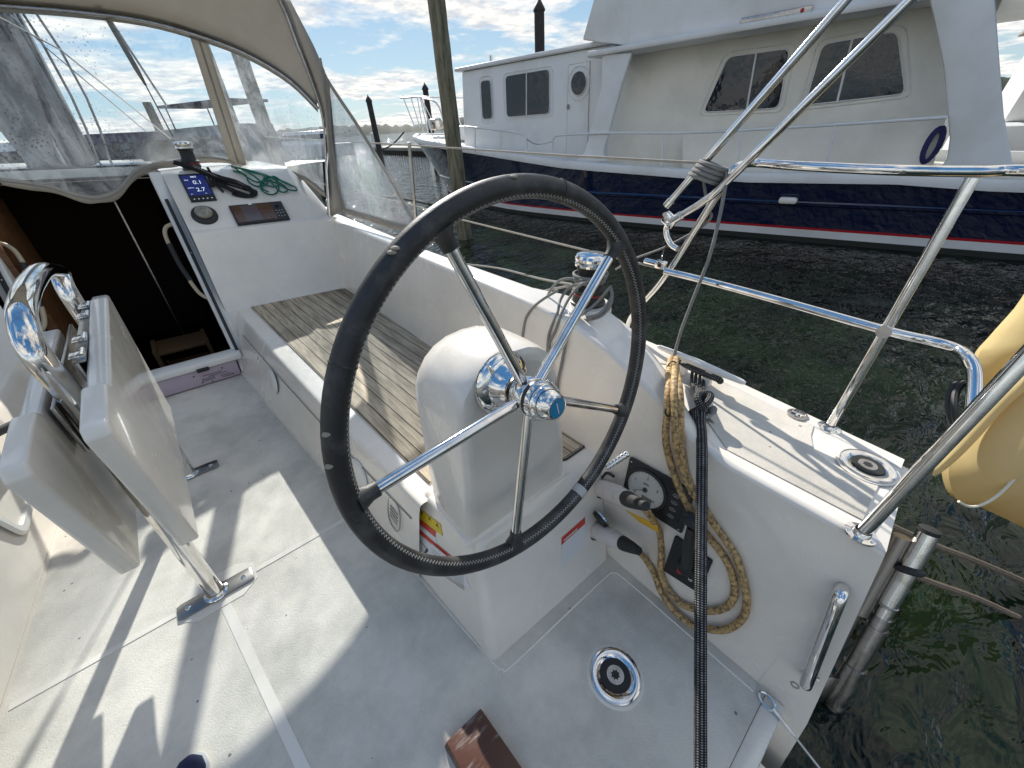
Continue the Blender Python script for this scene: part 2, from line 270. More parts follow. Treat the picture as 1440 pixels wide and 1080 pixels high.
# ------------------------------------------------------------------ mesh helpers
COL = sc.collection; BOAT = []
class MB:
    def __init__(s): s.bm = bmesh.new(); s.uv = s.bm.loops.layers.uv.new('UVMap')
    def merge(s, o):
        me = bpy.data.meshes.new('t'); o.to_mesh(me); o.free(); s.bm.from_mesh(me); bpy.data.meshes.remove(me); return s
    def poly(s, pts, ext=None, bevel=0, seg=2):
        o = bmesh.new(); vs_ = [o.verts.new(p) for p in pts]; f = o.faces.new(vs_)
        if ext is not None:
            r = bmesh.ops.extrude_face_region(o, geom=[f]); bmesh.ops.translate(o, verts=[v for v in r['geom'] if isinstance(v, bmesh.types.BMVert)], vec=ext)
            bmesh.ops.recalc_face_normals(o, faces=o.faces)
            if bevel: bmesh.ops.bevel(o, geom=o.edges[:], offset=bevel, segments=seg, affect='EDGES', profile=.5, clamp_overlap=True)
        return s.merge(o)
    def box(s, c, size, rot=None, bevel=0, seg=2):
        o = bmesh.new(); bmesh.ops.create_cube(o, size=1); M_ = (rot.to_4x4() if rot else Matrix.Identity(4))
        bmesh.ops.scale(o, vec=size, verts=o.verts)
        if bevel: bmesh.ops.bevel(o, geom=o.edges[:], offset=bevel, segments=seg, affect='EDGES', profile=.5, clamp_overlap=True)
        bmesh.ops.transform(o, matrix=Matrix.Translation(V(c)) @ M_, verts=o.verts); return s.merge(o)
    def hexa(s, lo, hi, bevel=0, seg=2):   # two matching quads
        o = bmesh.new(); a = [o.verts.new(p) for p in lo]; c = [o.verts.new(p) for p in hi]; n = len(a)
        o.faces.new(a); o.faces.new(c[::-1])
        for i in range(n): o.faces.new((a[i], c[i], c[(i + 1) % n], a[(i + 1) % n]))
        bmesh.ops.recalc_face_normals(o, faces=o.faces)
        if bevel: bmesh.ops.bevel(o, geom=o.edges[:], offset=bevel, segments=seg, affect='EDGES', profile=.5, clamp_overlap=True)
        return s.merge(o)
    def tube(s, pts, r, seg=12, smooth=0, closed=False, cap=True):
        pts = [V(p) for p in pts]
        if smooth: pts = spline(pts, smooth, closed)
        n = len(pts); rr = r if isinstance(r, (list, tuple)) else [r] * n
        if len(rr) != n: rr = [rr[0] + (rr[-1] - rr[0]) * i / (n - 1) for i in range(n)]
        rings = []; prev = None; ln = 0; lens = []
        for i, p in enumerate(pts):
            if closed: t = pts[(i + 1) % n] - pts[i - 1]
            else: t = pts[min(i + 1, n - 1)] - pts[max(i - 1, 0)]
            t.normalize()
            if prev is None:
                a = V((0, 0, 1)) if abs(t.z) < .9 else V((1, 0, 0)); u = t.cross(a).normalized()
            else: u = (prev - t * prev.dot(t)).normalized()
            prev = u; v = t.cross(u)
            if i: ln += (pts[i] - pts[i - 1]).length
            lens.append(ln)
            rings.append([s.bm.verts.new(p + (u * math.cos(a2) + v * math.sin(a2)) * rr[i]) for a2 in [math.tau * k / seg for k in range(seg)]])
        for i in range(n if closed else n - 1):
            A, B_ = rings[i], rings[(i + 1) % n]; l0 = lens[i]; l1 = lens[i + 1] if i + 1 < n else ln + (pts[0] - pts[-1]).length
            for k in range(seg):
                f = s.bm.faces.new((A[k], A[(k + 1) % seg], B_[(k + 1) % seg], B_[k])); f.smooth = True
                for lp, uv in zip(f.loops, ((k / seg, l0), ((k + 1) / seg, l0), ((k + 1) / seg, l1), (k / seg, l1))): lp[s.uv].uv = uv
        if cap and not closed: s.bm.faces.new(rings[0][::-1]); s.bm.faces.new(rings[-1])
        return s
    def lathe(s, o, ax, prof, seg=28):      # prof = [(radius, height along ax)]
        o = V(o); ax = V(ax).normalized(); a = V((0, 0, 1)) if abs(ax.z) < .9 else V((1, 0, 0)); u = ax.cross(a).normalized(); v = ax.cross(u); rings = []
        for r, h in prof:
            if r <= 1e-6: rings.append([s.bm.verts.new(o + ax * h)])
            else: rings.append([s.bm.verts.new(o + ax * h + (u * math.cos(t) + v * math.sin(t)) * r) for t in [math.tau * k / seg for k in range(seg)]])
        for A, B_ in zip(rings, rings[1:]):
            for k in range(seg):
                k2 = (k + 1) % seg
                if len(A) == 1 and len(B_) == 1: continue
                f = s.bm.faces.new((A[0], B_[k2], B_[k])) if len(A) == 1 else (s.bm.faces.new((A[k], A[k2], B_[0])) if len(B_) == 1 else s.bm.faces.new((A[k], A[k2], B_[k2], B_[k])))
                f.smooth = True
        return s
    def grid(s, rows, closed=False, smooth=True):
        g = [[s.bm.verts.new(p) for p in r] for r in rows]
        for A, B_ in zip(g, g[1:]):
            m = len(A)
            for k in range(m if closed else m - 1):
                try: f = s.bm.faces.new((A[k], A[(k + 1) % m], B_[(k + 1) % m], B_[k])); f.smooth = smooth
                except ValueError: pass
        return s
    def ball(s, c, r, sc_=(1, 1, 1), rot=None, seg=16):
        o = bmesh.new(); bmesh.ops.create_uvsphere(o, u_segments=seg, v_segments=seg // 2 + 2, radius=r); bmesh.ops.scale(o, vec=sc_, verts=o.verts)
        for f in o.faces: f.smooth = True
        bmesh.ops.transform(o, matrix=Matrix.Translation(V(c)) @ (rot.to_4x4() if rot else Matrix.Identity(4)), verts=o.verts); return s.merge(o)
    def done(s, name, m, parent=None, smooth=None, mods=(), boat=True, origin=None, solid=0, bevel=0):
        bmesh.ops.recalc_face_normals(s.bm, faces=s.bm.faces)
        if smooth is not None:
            for f in s.bm.faces: f.smooth = smooth
        me = bpy.data.meshes.new(name); s.bm.to_mesh(me); s.bm.free(); me.materials.append(m)
        if smooth is not False: me.set_sharp_from_angle(angle=R(38))
        o = bpy.data.objects.new(name, me); COL.objects.link(o)
        if parent is None:
            if origin is None:
                vv = [v.co for v in me.vertices]; origin = V((sum(v.x for v in vv) / len(vv), sum(v.y for v in vv) / len(vv), min(v.z for v in vv)))
            me.transform(Matrix.Translation(-V(origin))); o.location = origin
            if boat: BOAT.append(o)
        else:
            o.parent = parent; r_ = parent; inv = Matrix.Identity(4)
            while r_ is not None: inv = inv @ Matrix.Translation(-r_.location) if r_.parent is None else inv; r_ = r_.parent
            if parent.parent is None: me.transform(Matrix.Translation(-parent.location))
            else:
                tr_ = V((0, 0, 0)); q = parent
                while q is not None: tr_ += q.location; q = q.parent
                me.transform(Matrix.Translation(-tr_))
        if solid:
            md = o.modifiers.new('solid', 'SOLIDIFY'); md.thickness = solid; md.offset = 0
        if bevel:
            md = o.modifiers.new('bevel', 'BEVEL'); md.width = bevel; md.segments = 3; md.limit_method = 'ANGLE'; md.angle_limit = R(28)
        return o
def spline(p, k, closed=False):
    out = []; n = len(p)
    for i in range(n if closed else n - 1):
        if closed: a, b_, c, d = p[i - 1], p[i], p[(i + 1) % n], p[(i + 2) % n]
        else: a, b_, c, d = p[max(i - 1, 0)], p[i], p[i + 1], p[min(i + 2, n - 1)]
        for j in range(k):
            t = j / k; out.append(.5 * ((2 * b_) + (c - a) * t + (2 * a - 5 * b_ + 4 * c - d) * t * t + (3 * b_ - a - 3 * c + d) * t ** 3))
    if not closed: out.append(p[-1].copy())
    return out
def tag(o, label=None, cat=None, group=None, kind=None):
    if label: o['label'] = label
    if cat: o['category'] = cat
    if group: o['group'] = group
    if kind: o['kind'] = kind
    return o
def thing(name, loc, label, cat, group=None, boat=True, kind=None):
    o = bpy.data.objects.new(name, None); COL.objects.link(o); o.location = loc; o.empty_display_size = .1
    if boat: BOAT.append(o)
    return tag(o, label, cat, group, kind)
def text(s, size, m, parent, org, xd, yd, ext=.0004, align='LEFT', name='lettering', bold=0, sx=1):
    cu = bpy.data.curves.new('t', 'FONT'); cu.body = s; cu.size = size; cu.extrude = ext; cu.align_x = align; cu.offset = bold
    tmp = bpy.data.objects.new('t', cu); COL.objects.link(tmp); bpy.context.view_layer.update()
    me = bpy.data.meshes.new_from_object(tmp.evaluated_get(bpy.context.evaluated_depsgraph_get())); bpy.data.objects.remove(tmp)
    me.name = name; me.materials.clear(); me.materials.append(m)
    xd = V(xd).normalized(); yd = (V(yd) - xd * V(yd).dot(xd)).normalized(); zd = xd.cross(yd)
    M_ = Matrix((xd * sx, yd, zd)).transposed().to_4x4(); M_.translation = V(org)
    tr_ = V((0, 0, 0)); q = parent
    while q is not None: tr_ += q.location; q = q.parent
    me.transform(Matrix.Translation(-tr_) @ M_)
    o = bpy.data.objects.new(name, me); COL.objects.link(o); o.parent = parent; return o
def lerp(a, b_, t): return V(a) * (1 - t) + V(b_) * t
def interp(tab, y):
    tab = sorted(tab); 
    if y <= tab[0][0]: return tab[0][1:]
    for p, q in zip(tab, tab[1:]):
        if y <= q[0]:
            t = (y - p[0]) / (q[0] - p[0]); return tuple(a + (c - a) * t for a, c in zip(p[1:], q[1:]))
    return tab[-1][1:]
def mir(p): p = V(p); return V((-.72 - p.x, p.y, p.z))
# ================================================================== THE SAILBOAT
boat = thing('sailboat', (0, 0, 0), 'white sailing boat seen from its own cockpit, with teak seats and moulded white deck', 'sailboat')
# ---- topsides: inner coaming wall, coaming top, side deck, hull; stations (y, inner top x, top z, outer top x, outer foot x)
CO = [(-.15, 1.085, .72, 1.11, 1.12), (.2, 1.09, .721, 1.115, 1.125), (.32, 1.095, .735, 1.14, 1.155), (.42, 1.105, .775, 1.19, 1.23), (.55, 1.12, .83, 1.27, 1.33), (.75, 1.13, .90, 1.35, 1.42), (.95, 1.13, .95, 1.37, 1.44),
      (1.15, 1.125, .962, 1.33, 1.40), (1.3, 1.12, .968, 1.27, 1.34), (2.2, 1.125, .97, 1.24, 1.31), (3.5, 1.16, .955, 1.30, 1.36), (4.2, 1.19, .95, 1.33, 1.39)]
ED = [(-.15, 1.545), (.66, 1.645), (2, 1.70), (4, 1.68), (6, 1.5), (9, .9), (11.5, -.2)]
def wallx(z): return 1.0 + .11 * z / .72 * .9
def side(mirror, nm):
    fx = mir if mirror else V
    ys = [-.15, -.02, .1, .2, .28, .35, .45, .55, .65, .75, .85, .95, 1.05, 1.15, 1.3, 1.7, 2.2, 2.8, 3.5, 4.2]
    rows = []; deck = []; hull = []
    for y in ys:
        xi, zt, xo, xf = interp(CO, y); (xe,) = interp(ED, y); zd = .72
        rows.append([fx((1.0, y, -.01)), fx((1.0 + (xi - 1) * .5, y, zt * .5)), fx((xi, y, zt)), fx((xo, y, zt)), fx((xf, y, zd))] if y > .2 else [fx((1.0, y, -.01)), fx((1.0 + (xi - 1) * .5, y, zt * .5)), fx((xi, y, zt)), fx((xo, y, zt)), fx((xf, y, zd))])
        deck.append([fx((xf, y, zd)), fx((xe - .075, y, zd)), fx((xe - .07, y, zd + .006)), fx((xe - .012, y, zd + .004)), fx((xe, y, zd - .02))])
    m = MB(); m.grid(rows); m.done('coaming', gel, boat, bevel=.022)
    m = MB(); m.grid(deck); m.done('side_deck', gel, boat, bevel=.004)
    yy = [-.15, .66, 2, 3.2, 4, 5, 6, 7.5, 9, 10.3, 11.5]
    for y in yy:
        (xe,) = interp(ED, y); zz = .70 + max(0, y - 4) * .02
        hull.append([fx((xe, y, zz)), fx((xe + .03, y, zz - .25)), fx((xe + .01, y, .0)), fx((xe - .12, y, -.5)), fx((xe - .5, y, -.9))])
    m = MB(); m.grid(hull); m.done('hull_side', gel, boat)
side(False, 's'); side(True, 'p')
# nonslip patches on the starboard side deck
def patchpoly(pts, z, name, m_=None, th=.0035):
    m = MB(); m.poly([V((x, y, z)) for x, y in pts], V((0, 0, th))); return m.done(name, m_ or slip, boat, smooth=False)
patchpoly([(1.15, -.12), (1.335, -.12), (1.325, -.03), (1.36, .055), (1.44, .085), (1.535, .10), (1.555, .33), (1.50, .62), (1.42, .55), (1.30, .42), (1.20, .30), (1.15, .24)], .7205, 'nonslip_patch', slips)
patchpoly([(1.46, .75), (1.57, .55), (1.60, 1.2), (1.63, 2), (1.61, 4), (1.45, 4), (1.40, 2), (1.43, 1.3), (1.49, 1.0)], .7205, 'nonslip_patch', slips)
# transom (aft end of the quarter) and inner lip
for fx in (V, mir):
    m = MB()
    m.grid([[fx((1.0, -.15, -.5)), fx((1.0, -.15, 0)), fx((1.085, -.15, .72)), fx((1.545, -.15, .70)), fx((1.53, -.15, -.4))],
            [fx((1.0, -.36, -.5)), fx((1.0, -.30, 0)), fx((1.085, -.185, .715)), fx((1.545, -.17, .695)), fx((1.53, -.33, -.4))]])
    m.poly([fx((1.0, -.36, -.5)), fx((1.0, -.30, 0)), fx((1.085, -.185, .715)), fx((1.545, -.17, .695)), fx((1.53, -.33, -.4)), fx((1.5, -.36, -.5))])
    m.done('transom', gel, boat, bevel=.015)
# ---- sole
m = MB(); m.box((-.36, 1.75, -.03), (2.72, 3.86, .06), bevel=0); m.done('cockpit_sole', slips, boat, smooth=False)
m = MB()
def band(pts, wd, z=.0, h=.0025):
    for p, q in zip(pts, pts[1:]):
        p = V((*p, z)); q = V((*q, z)); t = (q - p).normalized(); s_ = V((-t.y, t.x, 0)) * wd / 2; m.poly([p - s_, q - s_, q + s_, p + s_], V((0, 0, h)))
band([(-.95, 1.452), (-.48, 1.452)], .022); band([(-.24, 1.452), (.20, 1.458)], .022)
m.poly([V((x, y, 0)) for x, y in ((-.50, 1.41), (-.44, 1.365), (-.28, 1.365), (-.22, 1.41), (-.22, 1.50), (-.28, 1.54), (-.44, 1.54), (-.50, 1.50))], V((0, 0, .0022)))
band([(.165, 2.87), (.276, 1.62), (.355, .80)], .045, h=.0018); band([(-.885, 2.87), (-.99, 1.62), (-1.08, .8)], .045, h=.0018); band([(-.345, 1.36), (-.19, .10)], .032, h=.002)
m.done('moulded_margin', gel, boat, smooth=False)
m = MB()
# coved fillet of smooth gelcoat round the foot of seat, helm box and coaming
def cove(pts, inward, w_=.02):
    for (p, q) in zip(pts, pts[1:]):
        P_, Q_ = V((*p, 0)), V((*q, 0)); t = (Q_ - P_).normalized(); s_ = V((-t.y, t.x, 0)) * inward
        m.poly([P_ + s_ * w_ + V((0, 0, .003)), Q_ + s_ * w_ + V((0, 0, .003)), Q_ + V((0, 0, .018)), P_ + V((0, 0, .018))])
cove([(.07, 3.36), (.115, 2.87), (.225, 1.635), (.335, .56)], 1); m.done('coved_fillet', gel, boat); m = MB()
cove([(-.79, 3.36), (-.835, 2.87), (-.945, 1.635), (-1.055, .56)], -1)
m.done('coved_fillet', gel, boat)
m = MB(); m.tube([V((x, y, -.0008)) for x, y in ((.10, 3.2), (.15, 2.6), (.245, 1.6), (.325, .70), (.345, .49), (.36, .462), (.40, .448), (.90, .432), (.945, .42), (.962, .38), (.963, .1), (.963, -.15))], .0042, 8, 5); m.done('moulded_ridge', gel, boat)
# swim platform step behind the sole
m = MB(); m.hexa([(-1.6, -.20, -.26), (.92, -.20, -.26), (.92, -.75, -.26), (-1.6, -.75, -.26)], [(-1.6, -.20, -.32), (.92, -.20, -.32), (.92, -.75, -.32), (-1.6, -.75, -.32)])
m.hexa([(-1.72, -.18, .0), (1.0, -.18, .0), (1.0, -.24, 0), (-1.72, -.24, 0)], [(-1.72, -.18, -.3), (1.0, -.18, -.3), (1.0, -.24, -.3), (-1.72, -.24, -.3)], bevel=.01)
m.done('swim_step', gel, boat)
# ---- seats
SB = [(.5, .335, .40), (.95, .30, .365), (1.635, .224, .315), (2.87, .113, .25), (3.62, .055, .225)]
def seat(mirror):
    fx = mir if mirror else V; rows = []
    for y in [.95, 1.3, 1.7, 2.2, 2.8, 3.3, 3.66]:
        xb, xt = interp(SB, y); rows.append([fx((xb, y, 0)), fx((xb + (xt - xb) * .86, y, .375)), fx((xt, y, .412)), fx((xt + .012, y, .42)), fx((xt + .075, y, .42)), fx((1.09, y, .42))])
    m = MB(); m.grid(rows); m.poly([fx((.46, .74, .42)), fx((.43, .97, .42)), fx((1.05, .97, .42)), fx((1.04, .74, .42))]); o = m.done('bench_seat', gel, boat, bevel=.012)
    m = MB(); m.poly([fx((.325, 3.55, .4205)), fx((1.045, 3.50, .4205)), fx((1.075, 1.6, .4205)), fx((1.085, .78, .4205)), fx((1.06, .745, .4205)), fx((.945, .745, .4205)), fx((.93, .76, .4205)), fx((.90, 1.02, .4205)), fx((.445, 1.02, .4205)), fx((.40, 2.0, .4205))], V((0, 0, .009)), bevel=.0015)
    m.done('teak_slats', teak, o, smooth=False)
    m = MB(); m.poly([fx((x, y, .4412)) for x, y in ((.935, .748), (1.055, .748), (1.072, .77), (1.078, 1.0), (.91, 1.0), (.90, .95))], V((0, 0, .008)), bevel=.0015); m.done('teak_slats', teak, o, smooth=False)
    m = MB(); edge = [fx((.36, .66, .4215)), fx((.9, .735, .4215)), fx((1.10, .735, .4215))]
    if not mirror: m.tube([fx((.905, .90, .444)), fx((.927, .745, .444)), fx((.945, .738, .444)), fx((1.06, .738, .444)), fx((1.082, .765, .444)), fx((1.085, 1.0, .444)), fx((1.087, 1.08, .425)), fx((1.085, 1.6, .423)), fx((1.055, 3.5, .423))], .0045, 6); m.done('caulked_edge', rubber, o)
    m = MB()                                            # locker lid joint along the front
    for y0, y1 in ((1.0, 1.9), (1.9, 3.3)):
        P_ = [fx((interp(SB, y)[0] + (interp(SB, y)[1] - interp(SB, y)[0]) * .70 - .0015, y, .315)) for y in (y0, (y0 + y1) / 2, y1)]; m.tube(P_, .0028, 6)
    m.done('lid_joint', hatchg, o); return o
bench = seat(False); benchp = seat(True)
def frontpt(y, z): xb, xt = interp(SB, y); return V((xb + (xt - xb) * .86 * z / .375 - .001, y, z))
FPN = (frontpt(1.7, .2), ((frontpt(2.4, .2) - frontpt(1.4, .2)).cross(frontpt(1.7, .35) - frontpt(1.7, .05))).normalized())
for (px_, py_, r_) in ((384, 537, .078), (504, 668, .082)):
    c = b(px_, py_, P=FPN); n = FPN[1]; n = n if n.x < 0 else -n
    t = tag(MB().lathe(c, n, [(0, .006), (r_ * .82, .007), (r_ * .9, .004), (r_, .006), (r_ * 1.03, .0)]).done('round_vent_cover', gelw), 'round white cover on the bench front, ' + ('nearer the companionway' if px_ < 400 else 'half hidden behind the wheel rim'), 'vent cover', 'round covers on the bench front')
t = thing('lid_latch', b(367, 505, P=FPN), 'small polished latch on the front of the starboard bench below the teak', 'latch')
q = b(367, 505, P=FPN); m = MB(); m.box(q + FPN[1] * (-.006 if FPN[1].x > 0 else .006), (.008, .03, .05), bevel=.003); m.done('latch_plate', chrome, t)
m = MB(); m.tube([q + V((-.012, 0, .02)), q + V((-.02, .004, 0)), q + V((-.012, 0, -.02))], .004, 8, 4); m.done('latch_ring', chrome, t)
# ---- helm box
lo = [V((.338, .50, 0)), V((1.0, .478, 0)), V((1.0, 1.1, 0)), V((.30, 1.1, 0))]
hi = [V((.425, .672, .44)), V((1.085, .65, .44)), V((1.08, 1.0, .44)), V((.4042, 1.0, .44))]
m = MB(); m.hexa([p + (p - q) * .22 for p, q in zip(lo, hi)], hi); hbx = m.done('helm_box', gel, boat, bevel=.03)
hbx.modifiers['bevel'].segments = 5
LFN = (lo[0], ((lo[3] - lo[0]).cross(hi[0] - lo[0])).normalized()); AFN = (lo[0], ((lo[1] - lo[0]).cross(hi[0] - lo[0])).normalized())
if LFN[1].x > 0: LFN = (LFN[0], -LFN[1])
if AFN[1].y > 0: AFN = (AFN[0], -AFN[1])
# ---- steering tower
t = thing('steering_pedestal', (.64, .8, .44), 'rounded white steering pedestal behind the wheel, standing on the helm box', 'pedestal')
out = [(.405, .42), (.40, .70), (.398, .93)]
for k in range(0, 13): a = math.pi - math.pi * k / 12; out.append((.580 + .183 * math.copysign(abs(math.cos(a)) ** .86, math.cos(a)), .945 + .178 * math.sin(a) ** .9))
out += [(.775, .90), (.83, .66), (.893, .42)]
rows = []
for y, sc_, dz in ((.655, .84, -.012), (.657, .915, -.005), (.667, .97, 0), (.69, .998, 0), (.74, 1.0, 0), (.84, 1.0, -.005), (.90, .98, -.02), (.925, .93, -.035), (.935, .8, -.05)):
    cx_, cz_ = .59, .80
    rows.append([V((cx_ + (x - cx_) * sc_, y + (.035 if z < .5 and y < .8 else .0) * (1 - sc_ * 0), z if z < .45 else cz_ + (z - cz_) * (.5 + .5 * sc_) + dz)) for x, z in out])
m = MB(); m.grid(rows)
for r_ in (rows[0], rows[-1]): m.poly(r_)
ped = m.done('pedestal_body', gel, t)
m = MB(); m.hexa([(.39, .675, .425), (.91, .67, .425), (.91, .95, .425), (.39, .95, .425)], [(.40, .69, .452), (.90, .685, .452), (.90, .94, .452), (.40, .94, .452)], bevel=.008); m.done('pedestal_foot', gel, t)
# embossed grip panels on the pedestal top
m = MB()
for i, (x0, x1) in enumerate(((.50, .60), (.515, .615), (.53, .65), (.55, .66))):
    y = .70 + .0
    za = 1.105 - i * .028
    m.box((.5 * (x0 + x1) + .005, .6575 + .012 * (3 - i) * .5, za - .045), ((x1 - x0), .003, .018), bevel=.001)
m.done('moulded_label', decalgel, t)
# ---- wheel
WC = V((.531, .54, 1.067)); WN = V((0, -math.cos(.137), math.sin(.137))).normalized(); WX = V((1, 0, 0)); WY = WN.cross(WX).normalized() * -1
WY = WX.cross(WN) * -1; WY = WY if WY.z > 0 else -WY
RR = .45
t2 = thing('helm', WC, 'large black leather steering wheel with five polished spokes', 'steering wheel')
def wp(a, r, s=0): return WC + WX * (r * math.cos(a)) + WY * (r * math.sin(a)) + WN * s
m = MB(); m.tube([wp(math.tau * k / 120, RR) for k in range(120)], .0218, 20, closed=True); rim = m.done('leather_rim', leather, t2)
# stitching: one long zigzag of thread on the rim's inner side, facing the helmsman
m = MB(); n_ = 560; pts = []
for k in range(n_):
    a = math.tau * k / n_; ph = R(146 if k % 2 else 128); rr_, zz_ = .0219 * math.cos(ph), .0219 * math.sin(ph); pts.append(wp(a, RR + rr_, zz_))
m.tube(pts, .0012, 4, closed=True)
m.done('stitching', thread, rim)
for px_, py_ in ((548, 352), (553, 346), (722, 250), (463, 655), (461, 610)):
    c = b(px_, py_, P=(WC + WN * .012, WN)); a = math.atan2((c - WC).dot(WY), (c - WC).dot(WX)); ph = R(38); m = MB()
    m.ball(wp(a, RR + .0205 * math.cos(ph), .0205 * math.sin(ph)), .0048, (1.6, 1.6, .8), seg=8); m.done('worn_patch', patch, rim)
m = MB(); 
for a in (math.atan2(*( (b(780, 700, P=(WC, WN)) - WC).dot(k) for k in (WY, WX))),):
    pass
a = math.atan2((b(815, 692, P=(WC, WN)) - WC).dot(WY), (b(815, 692, P=(WC, WN)) - WC).dot(WX))
m.tube([wp(a - .03, RR), wp(a + .03, RR)], .0232, 20); m.done('grey_tape', mat('silver_grey_tape', (.42, .42, .41), .4), rim)
for a in (math.atan2((b(x, y, P=(WC, WN)) - WC).dot(WY), (b(x, y, P=(WC, WN)) - WC).dot(WX)) for x, y in ((484, 513), (786, 268))):
    m = MB(); m.tube([wp(a - .004, RR), wp(a - .001, RR), wp(a + .001, RR), wp(a + .004, RR)], [.0222, .0232, .0232, .0222], 20); m.done('leather_seam', leather, rim)
for px_, py_ in ((630, 343), (857, 362), (868, 576), (725, 752), (515, 696)):
    q = b(px_, py_, P=(WC, WN)) - WC; a = math.atan2(q.dot(WY), q.dot(WX))
    m = MB(); m.tube([wp(a, .025, -.005), wp(a, RR - .04, .0)], [.0135, .0125], 16); s_ = m.done('spoke', chrome, t2)
    m = MB(); m.tube([wp(a, RR - .052), wp(a, RR - .036), wp(a, RR - .026), wp(a, RR - .012)], [.0158, .0162, .02, .026], 16); m.done('leather_sleeve', leather, s_)
m = MB(); m.lathe(WC, WN, [(.026, -.10), (.028, -.05), (.034, -.045), (.046, -.03), (.048, -.012), (.048, .008), (.045, .012)], 40); m.done('hub', chrome, t2)
m = MB(); m.lathe(WC, WN, [(.046, .012), (.0465, .013), (.0465, .021), (.045, .022)], 40); m.done('hub_ring', blackp, t2)
m = MB()
for k in range(18):
    a = math.tau * k / 18; m.ball(wp(a, .0475, .034), .0045, seg=8)
m.lathe(WC, WN, [(.045, .022), (.048, .025), (.048, .043), (.045, .047), (.0455, .05), (.030, .082), (.026, .084)], 40); nut = m.done('hub_nut', chrome, t2)
m = MB(); m.lathe(WC, WN, [(.0245, .083), (.0245, .086), (0, .0865)], 32); bdg = m.done('blue_badge', bluecap, nut)
m = MB(); m.lathe(WC, WN, [(.0275, .083), (.0275, .0865), (.0245, .0868)], 32); m.done('badge_ring', chrome, nut)
text('CARBON', .0062, decalw, nut, WC + WN * .0869 - WX * .003 - WY * .015, WY * -1 + WX * .15, WX, ext=.0002) if False else None
m = MB(); 
for k in range(6): m.box(WC + WN * .0872 + (WY * (.012 - k * .005)) + WX * (.001 * (k - 2.5)), (.0026, .0008, .0034), rot=Matrix((WX, WN, WY)).transposed())
m.done('badge_lettering', decalw, nut)
m = MB(); m.lathe(WC, WN, [(.086, -.112), (.087, -.108), (.083, -.102), (.074, -.096), (.060, -.092), (.058, -.084), (.050, -.070), (.046, -.060), (.044, -.05), (.040, -.049)], 44); fl = m.done('shaft_flange', chrome, t)
m = MB()
for k in range(3): m.ball(wp(R(55 + 120 * k), .068, -.098), .007, seg=10)
m.done('flange_bolt', chrome, fl)
m = MB(); m.lathe(WC, WN, [(.030, -.12), (.030, -.03)], 28); m.done('drive_shaft', steel, t)
# ---- stickers on the helm box (flat sheets, 1-2 mm proud)
def onp(FP, pts, off=.0015): return [b(x, y, P=FP) + FP[1] * off for x, y in pts]
def quad(FP, pts, m_, nm, parent, off=.0015):
    q = onp(FP, pts, off); m = MB(); m.poly(q, FP[1] * .0008); return m.done(nm, m_, parent, smooth=False)
ws = thing('warning_stickers', b(600, 745, P=LFN), 'column of red, yellow and white warning stickers on the forward side of the helm box', 'sticker')
quad(LFN, [(578, 692), (583, 694), (587, 709), (579, 705)], decalr, 'red_sticker', ws)
ye = quad(LFN, [(578.5, 706), (620, 737), (623, 754), (580, 720)], decaly, 'yellow_sticker', ws)
for (x, y) in ((584, 715), (594, 722), (605, 730), (615.5, 739)):
    p = b(x, y, P=LFN) + LFN[1] * .003; q_ = V((0, 0, 1)); u = q_.cross(LFN[1]).normalized()
    m = MB(); m.poly([p + q_ * .013, p - q_ * .006 + u * .011, p - q_ * .006 - u * .011]); m.poly([p + q_ * -.009 + u * .011, p - q_ * .011 + u * .011, p - q_ * .011 - u * .011, p - q_ * .009 - u * .011]); m.done('warning_symbol', decalk, ye, smooth=False)
quad(LFN, [(580, 721), (613, 747), (613, 755), (581, 728)], decalr, 'red_strip', ws)
quad(LFN, [(580.5, 729), (613, 756), (618, 775), (583, 738)], decalw, 'white_panel', ws, .001)
wst = quad(LFN, [(581, 736), (648, 793), (652, 803), (583, 743)], decalr, 'red_banner', ws, .0022)
quad(LFN, [(583, 744), (652, 804), (663, 828), (600, 795), (586, 765)], decalw, 'instruction_panel', ws, .001)
m = MB()
for k in range(7):
    a, c = (588 + k * 2, 754 + k * 6.2), (655, 812 + k * 3)
    q = onp(LFN, [a, c], .0026); d_ = (q[1] - q[0]); m.poly([q[0] + d_ * .30, q[0] + d_ * .97, q[0] + d_ * .97 - V((0, 0, .0034)), q[0] + d_ * .30 - V((0, 0, .0034))])
m.done('small_print', decalg, ws, smooth=False)
m = MB(); q = onp(LFN, [(588, 756), (602, 772), (598, 768), (594, 784), (606, 790), (610, 796), (590, 764)], .0028)
m.poly([q[0], q[1], q[2] + V((0, 0, -.012)), q[0] + V((0, 0, -.02))]); m.tube([q[1], q[3], q[4]], .006, 6); m.done('pictogram', decalk, ws, smooth=False)
p = onp(LFN, [(593, 753)], .0035)[0]; d_ = (onp(LFN, [(640, 793)], .0035)[0] - p)
text('WARNING', .019, decalw, wst, onp(LFN, [(610, 766.8)], .0056)[0] , d_, V((0, 0, 1)), bold=.0014)
wa = thing('warning_label', b(806, 772, P=AFN), 'white warning label with red heading on the aft side of the helm box', 'sticker')
quad(AFN, [(789, 756), (822, 727), (822.5, 766), (790, 797)], decalw, 'label_sheet', wa)
h_ = quad(AFN, [(789, 756), (822, 727), (822, 736), (789, 766)], decalr, 'red_heading', wa, .0023)
q0, q1 = onp(AFN, [(792, 761), (822, 734.2)], .0036); text('WARNING', .016, decalw, h_, q0, q1 - q0, V((0, 0, 1)), bold=.0012)
m = MB()
for k in range(8):
    a, c = onp(AFN, [(791, 770 + k * 3.4), (820 - (k % 3) * 4, 741 + (k % 3) * 3.4 + k * 3.4)], .0024); m.poly([a, c, c - V((0, 0, .0034)), a - V((0, 0, .0034))])
m.done('small_print', decalg, wa, smooth=False)
